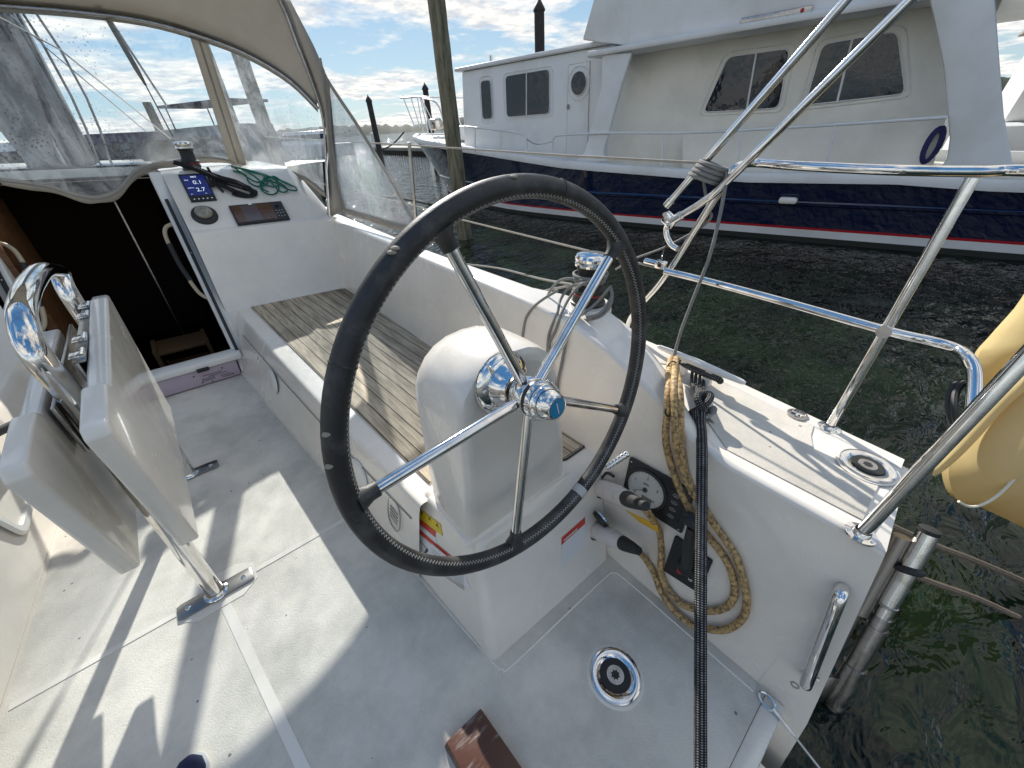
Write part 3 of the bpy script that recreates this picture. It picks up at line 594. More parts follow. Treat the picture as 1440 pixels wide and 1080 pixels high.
# moulded finger recess / louvre low on the bench side of the helm box
lv = thing('locker_louvre', b(566, 735, P=LFN), 'pale oval louvre on the bench front just forward of the warning stickers', 'vent')
ctr = frontpt(1.13, .235); n_ = FPN[1] if FPN[1].x < 0 else -FPN[1]
u_ = V((0, 1, 0)); v_ = n_.cross(u_).normalized(); v_ = v_ if v_.z > 0 else -v_
m = MB(); m.tube([ctr + u_ * (.055 * math.copysign(abs(math.cos(a)) ** .7, math.cos(a))) + v_ * (.075 * math.copysign(abs(math.sin(a)) ** .7, math.sin(a))) + n_ * .002 for a in [math.tau * k / 32 for k in range(32)]], .0028, 6, closed=True)
m.done('louvre_rim', hatchg, lv)
m = MB()
for k in range(4): m.box(ctr + v_ * (.025 - k * .018) + n_ * .003, (.004, .07, .003), rot=Matrix((n_, u_, v_)).transposed())
m.done('louvre_slat', hatchg, lv)
# ---- shore power inlets and plugs
def inlet(px_, py_, ex, ey, ey_Y, cat_lab, open_cap):
    base = b(px_, py_, P=AFN); tip = b(ex, ey, Y=ey_Y); ax = (tip - base).normalized(); Ln = (tip - base).length
    t = thing('shore_power_plug', base, cat_lab, 'plug')
    m = MB(); m.lathe(base - ax * .03, ax, [(.043, .0), (.045, .01), (.045, .03), (.040, .034)], 28); m.done('inlet_ring', blackp, t)
    m = MB(); m.lathe(base, ax, [(.030, .0), (.036, .01), (.038, .04), (.037, Ln * .45), (.030, Ln * .62), (.024, Ln * .68)], 28); m.done('plug_body', pinkw, t)
    m = MB(); m.lathe(base, ax, [(.0275, Ln * .60), (.028, Ln * .70), (.022, Ln * .86), (.015, Ln), (.0, Ln)], 24); m.done('rubber_boot', rubber, t)
    side_ = ax.cross(V((0, 0, 1))).normalized(); up_ = side_.cross(ax)
    if open_cap: m = MB(); m.lathe(base + up_ * .055 + ax * .045, (up_ * .3 + ax * .2 + side_ * -.8), [(.0, -.004), (.036, -.003), (.038, .0), (.038, .014), (.035, .016), (.034, .004), (0, .003)], 28); m.done('hinged_cap', rubber, t); m = MB(); m.lathe(base + up_ * .055 + ax * .045, (up_ * .3 + ax * .2 + side_ * -.8), [(.0385, .012), (.0405, .013), (.0405, .02), (.0365, .022)], 18); m.done('cap_thread', chrome, t)
    else: m = MB(); m.tube([base + up_ * .04 - side_ * .01, base + up_ * .065 + ax * .04 - side_ * .02, base + up_ * .055 + ax * .09 - side_ * .03], .006, 6, 4); m.done('lock_lever', blackp, t)
    return tip, ax
tipA, axA = inlet(845, 686, 908, 712, .33, 'upper white and black shore power plug, beside the engine panel', False)
tipB, axB = inlet(838, 745, 899, 775, .33, 'lower white and black shore power plug with open black cap above it', True)
m = MB(); c0, c1 = b(852, 657, Y=.50), b(883, 637, Y=.47); ax_ = (c1 - c0)
m.lathe(c0, ax_, [(.012, 0)] + [((.014 if k % 2 else .0115), ax_.length * k / 14) for k in range(15)] + [(0, ax_.length)], 16)
t = m.done('ribbed_cap', chrome); tag(t, 'small ribbed metal cap sticking out between wheel rim and engine panel', 'cap')
yw = b(912, 735, X=.98); m = MB(); m.hexa([b(878, 716, X=.985), b(925, 738, X=.985), b(927, 750, X=.985), b(900, 735, X=.985)], [b(878, 716, X=.965), b(925, 738, X=.965), b(927, 750, X=.965), b(900, 735, X=.965)], bevel=.004)
tag(m.done('yellow_tag', yellowp), 'yellow plastic flap under the upper power plug', 'tag')
WP = (V((1.0, 0, 0)), V((-1, 0, .138)).normalized())      # plane of the coaming's inner wall
def wl(x, y, off=0): return b(x, y, P=(WP[0] + WP[1] * off, WP[1]))
def cables():
    A = [tipA - axA * .02] + [wl(x, y, .018) for x, y in ((927, 747), (930, 778), (929, 800), (935, 822), (955, 847), (980, 857), (1005, 859), (1025, 851), (1033, 832), (1028, 803), (1015, 778), (990, 747), (970, 716), (952, 678), (940, 640))]
    B_ = [tipB - axB * .02] + [wl(x, y, .02) for x, y in ((907, 785), (920, 807), (930, 833), (950, 860), (973, 878), (997, 885), (1022, 885), (1043, 871), (1050, 847), (1045, 813), (1033, 779), (1008, 742), (984, 707), (965, 675), (955, 645))]
    A += [b(936, 612, X=1.06), b(938, 585, X=1.075), b(939, 560, X=1.10), b(940, 540, X=1.15), b(941, 522, X=1.26), b(943, 506, X=1.40), b(948, 506, X=1.43), b(952, 524, X=1.27), b(955, 545, X=1.15), b(957, 570, X=1.10), b(957, 600, X=1.075), wl(959, 635, .02), wl(966, 668, .012), wl(980, 695, .004), wl(1000, 725, .004)]
    B_ += [b(950, 612, X=1.06), b(949, 585, X=1.075), b(948, 555, X=1.11), b(948, 535, X=1.17), b(949, 518, X=1.28), b(951, 504, X=1.41)]
    for nm, P_, lb in (('shore_power_cable', A, 'grimy tan power cable of the upper plug, forming the inner loop below the cleat'), ('shore_power_cable', B_, 'grimy tan power cable of the lower plug, forming the larger outer loop')):
        tag(MB().tube(P_, .0125, 14, 6).done(nm, cable), lb, 'cable', 'tan shore power cables')
    m = MB()
    c = b(943, 575, X=1.085)
    m.tube([c + V((.022 * math.cos(a), .012 * math.sin(a), .018 * math.sin(a + 1))) for a in [math.tau * k / 16 for k in range(16)]], .003, 6, closed=True)
    c = b(945, 517, X=1.29); m.tube([c + V((.02 * math.cos(a), .015 * math.sin(a), .018 * math.sin(a + 1))) for a in [math.tau * k / 16 for k in range(16)]], .003, 6, closed=True)
    tag(m.done('cable_tie', blackp), 'thin black ties binding the tan cables below the cleat', 'tie')
cables()
# ---- engine panel
pA, pB, pC = wl(888, 641, .004), wl(979, 690, .004), wl(955, 745, .004); xd = (pB - pA); hh = (pC - pB); hh = hh - xd.normalized() * hh.dot(xd.normalized()); pD = pA + hh; pC = pB + hh
ep = thing('engine_panel', (pA + pC) / 2, 'black engine panel with pale round rev counter on the cockpit wall', 'instrument panel')
m = MB(); m.poly([pA, pB, pC, pD], WP[1] * .014, bevel=.004); m.done('panel_plate', blackp, ep)
Wd, Hd = xd.length, hh.length; xn, yn, zn = xd.normalized(), hh.normalized(), WP[1]
dc = pA + xn * Wd * .36 + yn * Hd * .50 + zn * .014; rd = Hd * .40
m = MB(); m.lathe(dc, zn, [(rd * 1.12, 0), (rd * 1.12, .006), (rd * 1.0, .010), (rd * .96, .006)], 40); dl = m.done('dial_bezel', rubber, ep)
m = MB(); m.lathe(dc, zn, [(rd * .97, .005), (0, .0052)], 40); df_ = m.done('dial_face', dialf, ep)
m = MB(); m.lathe(dc, zn, [(rd * .12, .005), (rd * .11, .011), (0, .012)], 16)
for k in range(25):
    a = R(140 + k * 260 / 24); u = xn * math.cos(a) + yn * math.sin(a); s_ = zn.cross(u); r0 = rd * (.80 if k % 4 == 0 else .86); p0 = dc + zn * .0062
    m.poly([p0 + u * r0 + s_ * .0005, p0 + u * rd * .93 + s_ * .0005, p0 + u * rd * .93 - s_ * .0005, p0 + u * r0 - s_ * .0005])
u = xn * math.cos(R(150)) + yn * math.sin(R(150)); s_ = zn.cross(u); p0 = dc + zn * .009
m.poly([p0 + s_ * .0015, p0 + u * rd * .75 + s_ * .0004, p0 + u * rd * .75 - s_ * .0004, p0 - s_ * .0015]); m.done('needle_and_marks', decalk, df_, smooth=False)
for k, s in enumerate('01234'):
    a = R(140 + k * 65); u = xn * math.cos(a) + yn * math.sin(a); text(s, rd * .22, decalk, df_, dc + zn * .0064 + u * rd * .66 - xn * .004 + yn * .004, xn, -yn, ext=.0002)
text('RPM', rd * .15, decalk, df_, dc + zn * .0064 - xn * rd * .16 - yn * rd * .28, xn, -yn, ext=.0002)
m = MB(); m.poly([dc + zn * .0066 + xn * rd * a_ + yn * rd * b_ for a_, b_ in ((-.1, .35), (.45, .35), (.45, .68), (-.1, .68))]); m.done('hour_display', mat('lcd_green_grey', (.16, .18, .14), .2), df_, smooth=False)
kp = pA + xn * Wd * .80 + yn * Hd * .50 + zn * .015
m = MB(); m.box(kp, (Wd * .24, Hd * .66, .006), rot=Matrix((xn, yn, zn)).transposed(), bevel=.003); kb = m.done('keypad', rubber, ep)
for k, s in enumerate('ON'):
    pass
for k in range(4):
    c = kp + yn * Hd * (-.24 + .16 * k) + zn * .0035; m = MB(); m.tube([c + (xn * math.cos(a) * .011 + yn * math.sin(a) * .006) for a in [math.tau * j / 14 for j in range(14)]], .0006, 4, closed=True); m.box(c, (.006, .001, .001), rot=Matrix((xn, yn, zn)).transposed()); m.done('key_symbol', decalw, kb)
m = MB()
for u_, v_ in ((.05, .07), (.95, .07), (.05, .93), (.95, .93)): m.ball(pA + xn * Wd * u_ + yn * Hd * v_ + zn * .0145, .004, (1, 1, .5), seg=8)
m.done('panel_screw', chrome, ep)
# ---- throttle
q = [wl(x, y, .003) for x, y in ((951, 751), (1004, 787), (985, 832), (935, 800))]
th = thing('throttle_control', sum(q, V()) / 4, 'black throttle lever with red button on its black plate, lower on the cockpit wall', 'throttle')
m = MB(); m.poly(q, WP[1] * .016, bevel=.006); m.done('throttle_plate', rubber, th)
m = MB(); c = wl(966, 795, .02); m.lathe(c, WP[1], [(.030, 0), (.028, .025), (.020, .032), (0, .033)], 24); m.done('lever_boss', rubber, th)
top = wl(975, 733, .085); low = wl(966, 795, .045)
m = MB(); m.tube([low, lerp(low, top, .5) + WP[1] * .01, lerp(low, top, .86)], [.021, .017], 16, 4); m.tube([top - V((.0, .03, 0)), top - V((0, .02, 0)), top + V((0, .02, 0)), top + V((0, .03, 0))], [.018, .025, .025, .018], 16); lv_ = m.done('lever', blackp, th)
m = MB(); m.lathe(wl(957, 802, .04), WP[1] + V((0, .0, .3)), [(.011, 0), (.011, .008), (.008, .011), (0, .0115)], 16); m.done('red_button', redb, th)
text('VP', .014, decalw, th, wl(967, 815, .0215), xn, -yn, bold=.0004)
# moulded cover plate right of the cables
m = MB(); cv = [wl(x, y, .001) for x, y in ((1058, 822), (1078, 836), (1095, 853), (1096, 866), (1078, 888), (1060, 884), (1040, 872))]
m.tube(cv + [cv[0]], .0018, 6); t = m.done('cover_joint', hatchg); tag(t, 'outline of the moulded cover flap right of the cable loops', 'cover')
# ---- deck fittings
def deckplate(c, ax, r, lab):
    t = thing('round_deck_fitting', c, lab, 'deck fitting', 'round polished deck fittings with a star socket')
    m = MB(); m.lathe(c, ax, [(r * 1.12, .0), (r * 1.12, .0015), (r, .002)], 44); m.done('moulded_seat', gel, t)
    m = MB(); m.lathe(c, ax, [(r, .002), (r * .985, .008), (r * .90, .010), (r * .62, .006), (r * .60, .0045)], 44); m.done('polished_ring', chrome, t)
    m = MB(); m.lathe(c, ax, [(r * .60, .004), (r * .585, .0075), (r * .36, .0075), (r * .35, .005)], 40); m.done('black_ring', rubber, t)
    m = MB(); m.lathe(c, ax, [(r * .36, .005), (r * .34, .0085), (0, .0085)], 36); d = m.done('centre_disc', steel, t)
    u = V(ax).cross(V((0, 1, 0))).normalized(); v = V(ax).cross(u)
    m = MB(); m.poly([c + V(ax) * .0092 + (u * math.cos(a) + v * math.sin(a)) * (r * (.19 if k % 2 else .13)) for k, a in enumerate([math.tau * k / 16 for k in range(16)])]); m.done('star_socket', rubber, d, smooth=False)
deckplate(V((.643, .187, .0)), V((0, 0, 1)), .088, 'large round polished fitting with black ring, let into the cockpit sole')
deckplate(V((1.402, -.078, .7245)), V((0, 0, 1)), .072, 'round polished fitting with black ring at the aft corner of the side deck')
c = V((1.528, .155, .725)); t = thing('fuel_cap', c, 'small round steel filler cap near the foot of the rail post', 'filler cap')
m = MB(); m.lathe(c, (0, 0, 1), [(.034, 0), (.033, .005), (.026, .006), (.025, .003), (0, .003)], 28); m.done('cap_ring', steel, t)
m = MB(); m.box(c + V((0, 0, .006)), (.04, .009, .006), bevel=.002); m.box(c + V((0, 0, .006)), (.009, .04, .006), bevel=.002); m.done('cap_key', chrome, t)
# cleat
c1, c2 = b(925, 487, Z=.80), b(1048, 539, Z=.80); cm = (c1 + c2) / 2
t = thing('mooring_cleat', V((cm.x, cm.y, .72)), 'long white mooring cleat on the side deck, wrapped with black rope', 'cleat')
d_ = (c2 - c1); s_ = V((d_.y, -d_.x, 0)).normalized()
m = MB(); rows = []
for k, (u, wd_, h_) in enumerate(((0, .006, .006), (.03, .011, .010), (.3, .017, .015), (.5, .018, .017), (.7, .017, .015), (.97, .011, .010), (1, .006, .006))):
    p = c1 + d_ * u; rows.append([p + s_ * wd_ * math.cos(a) + V((0, 0, h_ * math.sin(a))) for a in [math.tau * j / 12 for j in range(12)]])
m.grid(rows, closed=True); m.poly(rows[0]); m.poly(rows[-1]); m.done('cleat_horn', gelw, t)
m = MB()
for u in (.36, .64): p = c1 + d_ * u; m.hexa([p + V((-.016, -.02, -.076)), p + V((.016, -.02, -.076)), p + V((.016, .02, -.076)), p + V((-.016, .02, -.076))], [p + V((-.011, -.013, -.005)), p + V((.011, -.013, -.005)), p + V((.011, .013, -.005)), p + V((-.011, .013, -.005))], bevel=.004)
m.done('cleat_foot', gelw, t)
# black braided rope: turns round the cleat, knot, taut fall towards the eye's side of the boat
kn = b(985, 572, X=1.24); m = MB()
R_ = .0125
p0, p1 = c1 + d_ * .30 + V((0, 0, -.03)), c1 + d_ * .74 + V((0, 0, -.03))
m.tube([p0 + V((-.02, .01, -.01)), p0, lerp(p0, p1, .5) + V((-.012, 0, .004)), p1, p1 + V((.01, -.01, -.012))], .013, 12, 5)
for k in range(4): m.tube([lerp(p0, p1, .38 + .1 * k) + V((0, 0, -.012)), lerp(p0, p1, .38 + .1 * k) + V((-.05, -.03, -.035)), kn + V((-.012 + .008 * k, .0, .03))], .0065, 8, 4)
rb_ = random.Random(3)
loop = [kn + V((.030 * math.cos(a * 1.0), .028 * math.sin(a * 1.0) * .7, .045 * math.sin(a * .62 + .4))) for a in [k * .55 for k in range(26)]]
m.tube(loop, .0125, 12, 3)
m.tube([kn + V((-.045, .0, .01)), kn + V((-.052, -.02, -.03)), kn + V((-.03, -.03, -.065)), kn + V((.0, -.02, -.05))], .0125, 12, 4)
end = bd(985, 1120, 1.02)
m.tube([kn + V((.0, .0, .01)), bd(985, 590, 1.345), bd(986, 606, 1.315), bd(987, 628, 1.262), bd(987, 655, 1.225), bd(986, 760, 1.175), bd(985, 900, 1.10), end, bd(985, 1300, .9)], .0172, 16, 8)
tag(m.done('mooring_line', rope_black), 'thick black braided line knotted at the white cleat and running taut down the picture', 'rope')
m = MB(); m.tube([kn + V((-.05, -.03, -.01)), kn + V((-.01, -.045, -.008)), kn + V((.02, -.03, -.004)), kn + V((.03, .0, -.03)), b(1004, 598, X=1.25), b(1009, 612, X=1.25)], .0065, 8, 5); m.ball(kn + V((.012, -.04, .0)), .014, (1, 1, 1.4), seg=10)
tag(m.done('tie_line', rope_grey), 'short grey line tied round the knot of black rope', 'rope')
# ---- grab handle on the inner wall
p0, p1 = wl(1190, 815, .0), wl(1136, 955, .0); t = thing('grab_handle', p1, 'polished tubular grab handle on the aft end of the cockpit wall', 'grab handle')
o_ = WP[1] * .052; m = MB(); m.tube([p0 + (p1 - p0) * .06, p0 + (p1 - p0) * .05 + o_ * .7, p0 + (p1 - p0) * .12 + o_, p0 + (p1 - p0) * .5 + o_, p0 + (p1 - p0) * .88 + o_, p0 + (p1 - p0) * .95 + o_ * .7, p0 + (p1 - p0) * .94], .0165, 18, 6); m.done('handle_bar', chrome, t)
m = MB(); 
for p in (p0 + (p1 - p0) * .06, p0 + (p1 - p0) * .94): m.lathe(p, WP[1], [(.026, 0), (.025, .004), (.018, .006)], 22)
m.done('handle_foot', chrome, t)
c = wl(1118, 963, .001); m = MB(); m.lathe(c, WP[1], [(.013, 0), (.012, .003), (.008, .003), (.007, -.002), (0, -.002)], 20); tag(m.done('wall_grommet', steel), 'small round steel grommet beside the foot of the grab handle', 'grommet')
# wire gate with eye, lower right
e0 = bd(1070, 975, 1.30); e1 = bd(1160, 1090, 1.15); t = thing('gate_wire', e0, 'thin steel wire with an eye terminal at the stern opening', 'wire')
dr_ = (e1 - e0).normalized(); sd_ = dr_.cross(CF).normalized()
m = MB(); m.tube([e0 + dr_ * (.022 + .026 * -math.cos(a)) + sd_ * .016 * math.sin(a) for a in [math.tau * k / 20 for k in range(20)]], .0042, 8, closed=True); m.done('wire_eye', chrome, t)
m = MB(); m.tube([e0 + dr_ * .045, e0 + dr_ * .075, e0 + dr_ * .12], [.008, .005], 10, 3); m.done('swage', chrome, t)
m = MB(); m.tube([e0 + dr_ * .1, e1, e1 + dr_ * .4], .0032, 8); m.done('wire_strand', wirem, t)
# wooden foot chock and the shoe
q = [b(x, y, Z=.05) for x, y in ((676, 996), (627, 1044), (668, 1118), (748, 1100))]
m = MB(); m.hexa([V((p.x, p.y, .0)) + (p - sum(q, V()) / 4) * .10 * 1 for p in q], [p for p in q], bevel=.004)
tag(m.done('foot_chock', teakdark), 'dark worn wooden foot chock on the cockpit sole at the bottom of the picture', 'wooden chock')
tp = b(266, 1062, Z=.03); t = thing('shoe', V((tp.x, tp.y - .12, 0)), 'toe of a navy blue shoe standing on the cockpit sole', 'shoe')
hd_ = V((.25, .97, 0)).normalized(); sd_ = V((hd_.y, -hd_.x, 0)); rows = []; rs = []
for u, wd_, h_ in ((0, .012, .02), (.012, .03, .036), (.04, .043, .046), (.09, .049, .055), (.15, .044, .066), (.20, .036, .085), (.25, .034, .095), (.285, .026, .08), (.30, .01, .05)):
    p = V((tp.x, tp.y, .012)) - hd_ * u
    rows.append([p + sd_ * wd_ * math.cos(a) + V((0, 0, max(0, h_ * math.sin(a)) ** 1.0)) for a in [math.pi * j / 12 for j in range(13)]])
    p = V((tp.x, tp.y, 0)) - hd_ * (u * 1.02 - .004); rs.append([p + sd_ * (wd_ + .005) * k1 + V((0, 0, k2)) for k1, k2 in ((-1, 0), (1, 0), (1, .016), (-1, .016))])
m = MB(); m.grid(rows); m.poly(rows[0]); m.poly(rows[-1]); m.done('shoe_upper', navys, t)
m = MB(); m.grid(rs, closed=True); m.poly(rs[0]); m.poly(rs[-1]); m.done('shoe_sole', soles, t)
# ---- pushpit rail
pr = thing('pushpit_rail', (1.545, .06, .72), 'polished tubular stern rail with top and middle bars on the starboard quarter', 'stern rail')
TZ, MZ = 1.503, 1.096
top = [b(1700, 255, Z=TZ + .01), b(1440, 240, Z=TZ + .005) , b(1368, 241, Z=TZ), b(1250, 239, Z=TZ), b(1120, 233, Z=TZ), b(1065, 229, Z=TZ), b(1045, 231, Z=TZ - .002), b(1030, 240, Z=TZ - .02), b(1016, 262, X=1.605), b(985, 312, X=1.61), b(950, 368, X=1.62), b(925, 403, X=1.625), b(897, 434, X=1.63), b(884, 455, X=1.635), b(879, 490, X=1.63)]
m = MB(); m.tube(top, .0145, 16, 5); m.done('top_bar', chrome, pr)
m = MB(); m.tube([b(935, 381, Z=MZ), b(1000, 397, Z=MZ), b(1100, 424, Z=MZ), b(1245, 465, Z=MZ), b(1310, 480, Z=MZ), b(1345, 491, Z=MZ + .003), b(1362, 505, X=1.49), b(1370, 525, X=1.46), b(1369, 560, X=1.40), b(1366, 586, X=1.355)], .0145, 16, 5); m.done('middle_bar', chrome, pr)
def post(x, y, Xt, Yt, zt, r, nm='rail_post'):
    m = MB(); m.tube([(x, y, .722), (Xt, Yt, zt)], r, 16); o = m.done(nm, chrome, pr)
    m = MB(); m.lathe((x, y, .7215), (0, 0, 1), [(.036, 0), (.035, .005), (.022, .007), (.019, .016), (.0175, .018)], 26)
    for k in range(3): m.ball((x + .028 * math.cos(k * 2.1), y + .028 * math.sin(k * 2.1), .727), .004, seg=8)
    m.done('post_base', chrome, o)
post(1.532, .056, 1.56, .062, TZ, .0145)
bt = b(1470, 474, Y=-.165); post(1.092, -.128, bt.x, bt.y, bt.z, .0155); bt2 = bt
m = MB(); m.tube([V((1.545 + .018, .059, MZ)), V((1.545 - .018, .059, MZ))], .019, 16); m.done('tube_joint', chrome, pr)
m = MB()
cst = b(1360, 545, X=1.43)
rr_ = [b(1350, 610, X=1.34), b(1342, 575, X=1.38), b(1345, 550, X=1.43), b(1360, 537, X=1.46), b(1377, 547, X=1.45), b(1382, 562, X=1.43)]
m.tube(rr_, .008, 8, 5); m.tube([p + V((.01, .008, -.006)) for p in rr_], .008, 8, 5)
tag(m.done('rail_strap', rubber), 'black strap lashed round the bent end of the middle rail bar', 'strap')
# folded frame tubes lashed to the rail
bf = thing('folded_bimini_frame', b(940, 300, X=1.62), 'pair of polished folded awning tubes lashed to the stern rail with grey rope', 'awning frame')
a0, a1 = b(1225, -40, X=1.66), b(937, 290, X=1.60); m = MB(); m.tube([a0, a1], .0135, 16); m.done('frame_tube', chrome, bf)
g0, g1, g2, g3 = b(1320, -40, X=1.60), b(1030, 248, X=1.575), b(990, 283, X=1.58), b(951, 307, X=1.60); m = MB(); m.tube([g0, g1, g2, g3], .0135, 16, 6); m.done('frame_tube', chrome, bf)
m = MB(); m.tube([lerp(a1, a0, .035), lerp(a1, a0, .0)], .0165, 16); m.tube([lerp(g3, g2, .2), g3 + (g3 - g2) * .15], .0165, 16)
mid = lerp(a1, g3, .5) + V((0, 0, -.03)); m.box(mid, (.016, .06, .05), rot=Matrix.Rotation(.5, 3, 'X'), bevel=.006); m.tube([mid + V((-.012, .022, .02)), mid + V((.012, .022, .02))], .008, 10); m.done('hinge_bracket', chrome, bf)
m = MB(); m.tube([mid, b(937, 320, X=1.615), b(938, 333, X=1.615), b(945, 345, X=1.615), b(953, 350, X=1.61)], .012, 12, 5); m.done('hinge_arm', chrome, bf)
m = MB(); c = b(921, 370, X=1.625); m.tube([c + V((0, .05, .0)), c + V((0, -.01, 0))], .014, 12); m.box(b(930, 372, X=1.625), (.03, .05, .035), bevel=.006); m.tube([b(940, 340, X=1.62), b(930, 362, X=1.625), b(938, 372, X=1.62)], .004, 6, 4)
tag(m.done('rail_clamp', chrome), 'polished clamp and shackle where the lifelines meet the stern rail', 'clamp')
m = MB(); cl_ = b(996, 243, X=1.60); dT = (a0 - a1).normalized(); uu = dT.cross(V((1, 0, 0))).normalized(); ww = dT.cross(uu)
wx_ = (b(1030, 262, X=1.60) - b(975, 225, X=1.60)).normalized()
for k in range(4):
    o_ = dT * (.028 - k * .0165)
    m.tube([cl_ + o_ + wx_ * (.052 * math.cos(a)) + ww * (.034 * math.sin(a)) + dT * (.01 * math.cos(a)) for a in [math.tau * j / 22 for j in range(22)]], .0075, 10, closed=True)
m.tube([cl_ + wx_ * .05 + dT * .03, b(1022, 248, X=1.58), b(1013, 300, X=1.54), b(998, 360, X=1.50), b(975, 420, X=1.48), b(958, 465, X=1.47), b(948, 500, X=1.46), b(945, 508, X=1.45)], .0065, 10, 5)
m.tube([cl_ - wx_ * .03, b(995, 290, X=1.62), b(1000, 305, X=1.62), b(985, 320, X=1.62), b(960, 335, X=1.63), b(930, 350, X=1.64), b(890, 365, X=1.65), b(866, 379, X=1.66)], .0055, 10, 5)
tag(m.done('lashing_rope', rope_grey), 'grey rope wound round the two awning tubes and led down to the cleat', 'rope')
# lifelines
ll = thing('lifeline_stanchion', b(577, 330, X=1.68), 'steel lifeline post on the side deck beyond the spray hood', 'stanchion')
m = MB(); m.tube([V((1.68, 3.20, .74)), V((1.68, 3.13, 1.515))], .0125, 12); m.ball((1.68, 3.13, 1.515), .014, seg=10); m.done('post', steel, ll)
m = MB(); m.lathe((1.68, 3.20, .72), (0, 0, 1), [(.035, 0), (.03, .01), (.018, .05), (.016, .06)], 18); m.done('socket', steel, ll)
def wire(pts, r, lab, mt=wirem, s=0): tag(MB().tube(pts, r, 8, s).done('lifeline_wire', mt), lab, 'lifeline', 'lifelines along the starboard side')
wire([V((1.60, 7.2, 1.53)), V((1.68, 3.13, 1.508)), b(800, 219, X=1.67), b(985, 229, X=1.62)], .005, 'upper white lifeline running to the top of the stern rail', rope_wht)
wire([V((1.60, 7.2, 1.08)), V((1.68, 3.18, 1.08)), b(645, 308, X=1.68), b(930, 378, X=1.63)], .0055, 'lower white lifeline running to the middle bar of the stern rail', rope_wht)
m = MB(); m.tube([b(640, 370, X=1.66), b(700, 377, X=1.62), b(760, 392, X=1.52), b(805, 400, X=1.40)], .006, 10, 5); m.tube([b(742, 416, X=1.4), b(770, 408, X=1.4), b(812, 400, X=1.36)], .006, 10, 4)
tag(m.done('sheet_line', rope_grey), 'grey line led along the deck to the big winch', 'rope')
# ---- winches
def winch(c, s, lab, k=0, ax=V((0, 0, 1)), selft=True):
    t = thing('winch', c, lab, 'winch')
    m = MB(); m.lathe(c, ax, [(.085 * s, 0), (.085 * s, .012 * s), (.079 * s, .016 * s), (.076 * s, .045 * s), (.078 * s, .075 * s)], 40); m.done('winch_base', blackp, t)
    m = MB(); m.lathe(c, ax, [(.0775 * s, .050 * s), (.079 * s, .051 * s), (.079 * s, .055 * s), (.0775 * s, .056 * s)], 40); m.done('red_band', red, t)
    m = MB(); m.lathe(c, ax, [(.078 * s, .075 * s), (.066 * s, .085 * s), (.058 * s, .105 * s), (.056 * s, .15 * s), (.066 * s, .172 * s), (.07 * s, .176 * s)], 40); m.done('drum', rubber, t)
    m = MB(); m.lathe(c, ax, [(.062 * s, .176 * s), (.076 * s, .180 * s), (.076 * s, .190 * s), (.060 * s, .196 * s), (.076 * s, .204 * s), (.078 * s, .216 * s), (.070 * s, .228 * s), (.05 * s, .234 * s), (.024 * s, .236 * s), (.022 * s, .238 * s), (.012 * s, .238 * s), (.011 * s, .228 * s), (0, .228 * s)], 44); m.done('self_tailing_top', chrome, t)
    u = V((-.6, -.8, 0)).normalized(); m = MB(); m.box(c + ax * (.215 * s) + u * .066 * s, (.02 * s, .035 * s, .022 * s), rot=Matrix.Rotation(.9, 3, 'Z'), bevel=.004); m.done('feeder_arm', chrome, t); return t
wc = V((1.335, 1.02, .955))
winch(wc, .93, 'large black and chrome winch on the coaming, wound with grey line')
m = MB(); m.lathe((1.335, 1.02, .70), (0, 0, 1), [(.135, 0), (.12, .1), (.11, .24), (.104, .253), (0, .256)], 40); m.done('winch_plinth', gel, boat)
m = MB()
for k in range(3): m.tube([wc + V(((.064 + .004 * k) * math.cos(a), (.064 + .004 * k) * math.sin(a), .095 + .014 * k + .012 * a / math.tau)) for a in [math.tau * j / 24 for j in range(25)]], .006, 8)
def vl(x, y, X): return b(x, y, X=X) if X else wl(x, y, .012)
loopA = [vl(*p) for p in ((815, 395, 1.27), (800, 392, 1.25), (785, 396, 1.24), (772, 412, 1.24), (768, 428, 1.22), (775, 440, 1.20), (795, 446, 1.19), (815, 450, 1.20), (840, 447, 1.22), (855, 435, 1.24), (861, 418, 1.25), (858, 402, 1.26))]
m.tube(loopA, .0062, 10, 6)
m.tube([vl(*p) for p in ((820, 398, 1.25), (800, 405, 1.24), (788, 422, 1.20), (784, 440, 1.14), (772, 470, 0), (769, 500, 0), (762, 520, 0), (755, 540, 0))], .0062, 10, 6)
m.tube([vl(*p) for p in ((835, 392, 1.25), (815, 402, 1.24), (800, 420, 1.20), (790, 440, 1.14), (781, 465, 0), (772, 485, 0), (775, 510, 0), (779, 540, 0), (781, 560, 0))], .0062, 10, 6)
m.tube([vl(*p) for p in ((857, 405, 1.25), (840, 425, 1.24), (822, 440, 1.19), (804, 452, 1.14), (797, 475, 0), (790, 510, 0), (784, 540, 0), (783, 570, 0))], .0062, 10, 6)
m.tube([vl(*p) for p in ((860, 418, 1.26), (845, 440, 1.22), (825, 447, 1.2))], .0062, 10, 4)
m.tube([vl(*p) for p in ((785, 408, 1.20), (765, 420, 1.15), (750, 432, 0), (740, 447, 0), (736, 465, 0), (734, 485, 0), (735, 505, 0))], .0062, 10, 5)
m.tube([b(*p, Z=.44) for p in ((800, 575), (790, 588), (800, 600), (815, 606), (828, 598), (826, 586), (810, 583), (800, 590))] + [b(826, 600, Z=.435), b(827, 622, Z=.434)], .0042, 8, 5)
tag(m.done('sheet_coil', rope_grey), 'loose loops of grey sheet hanging from the big winch', 'rope')
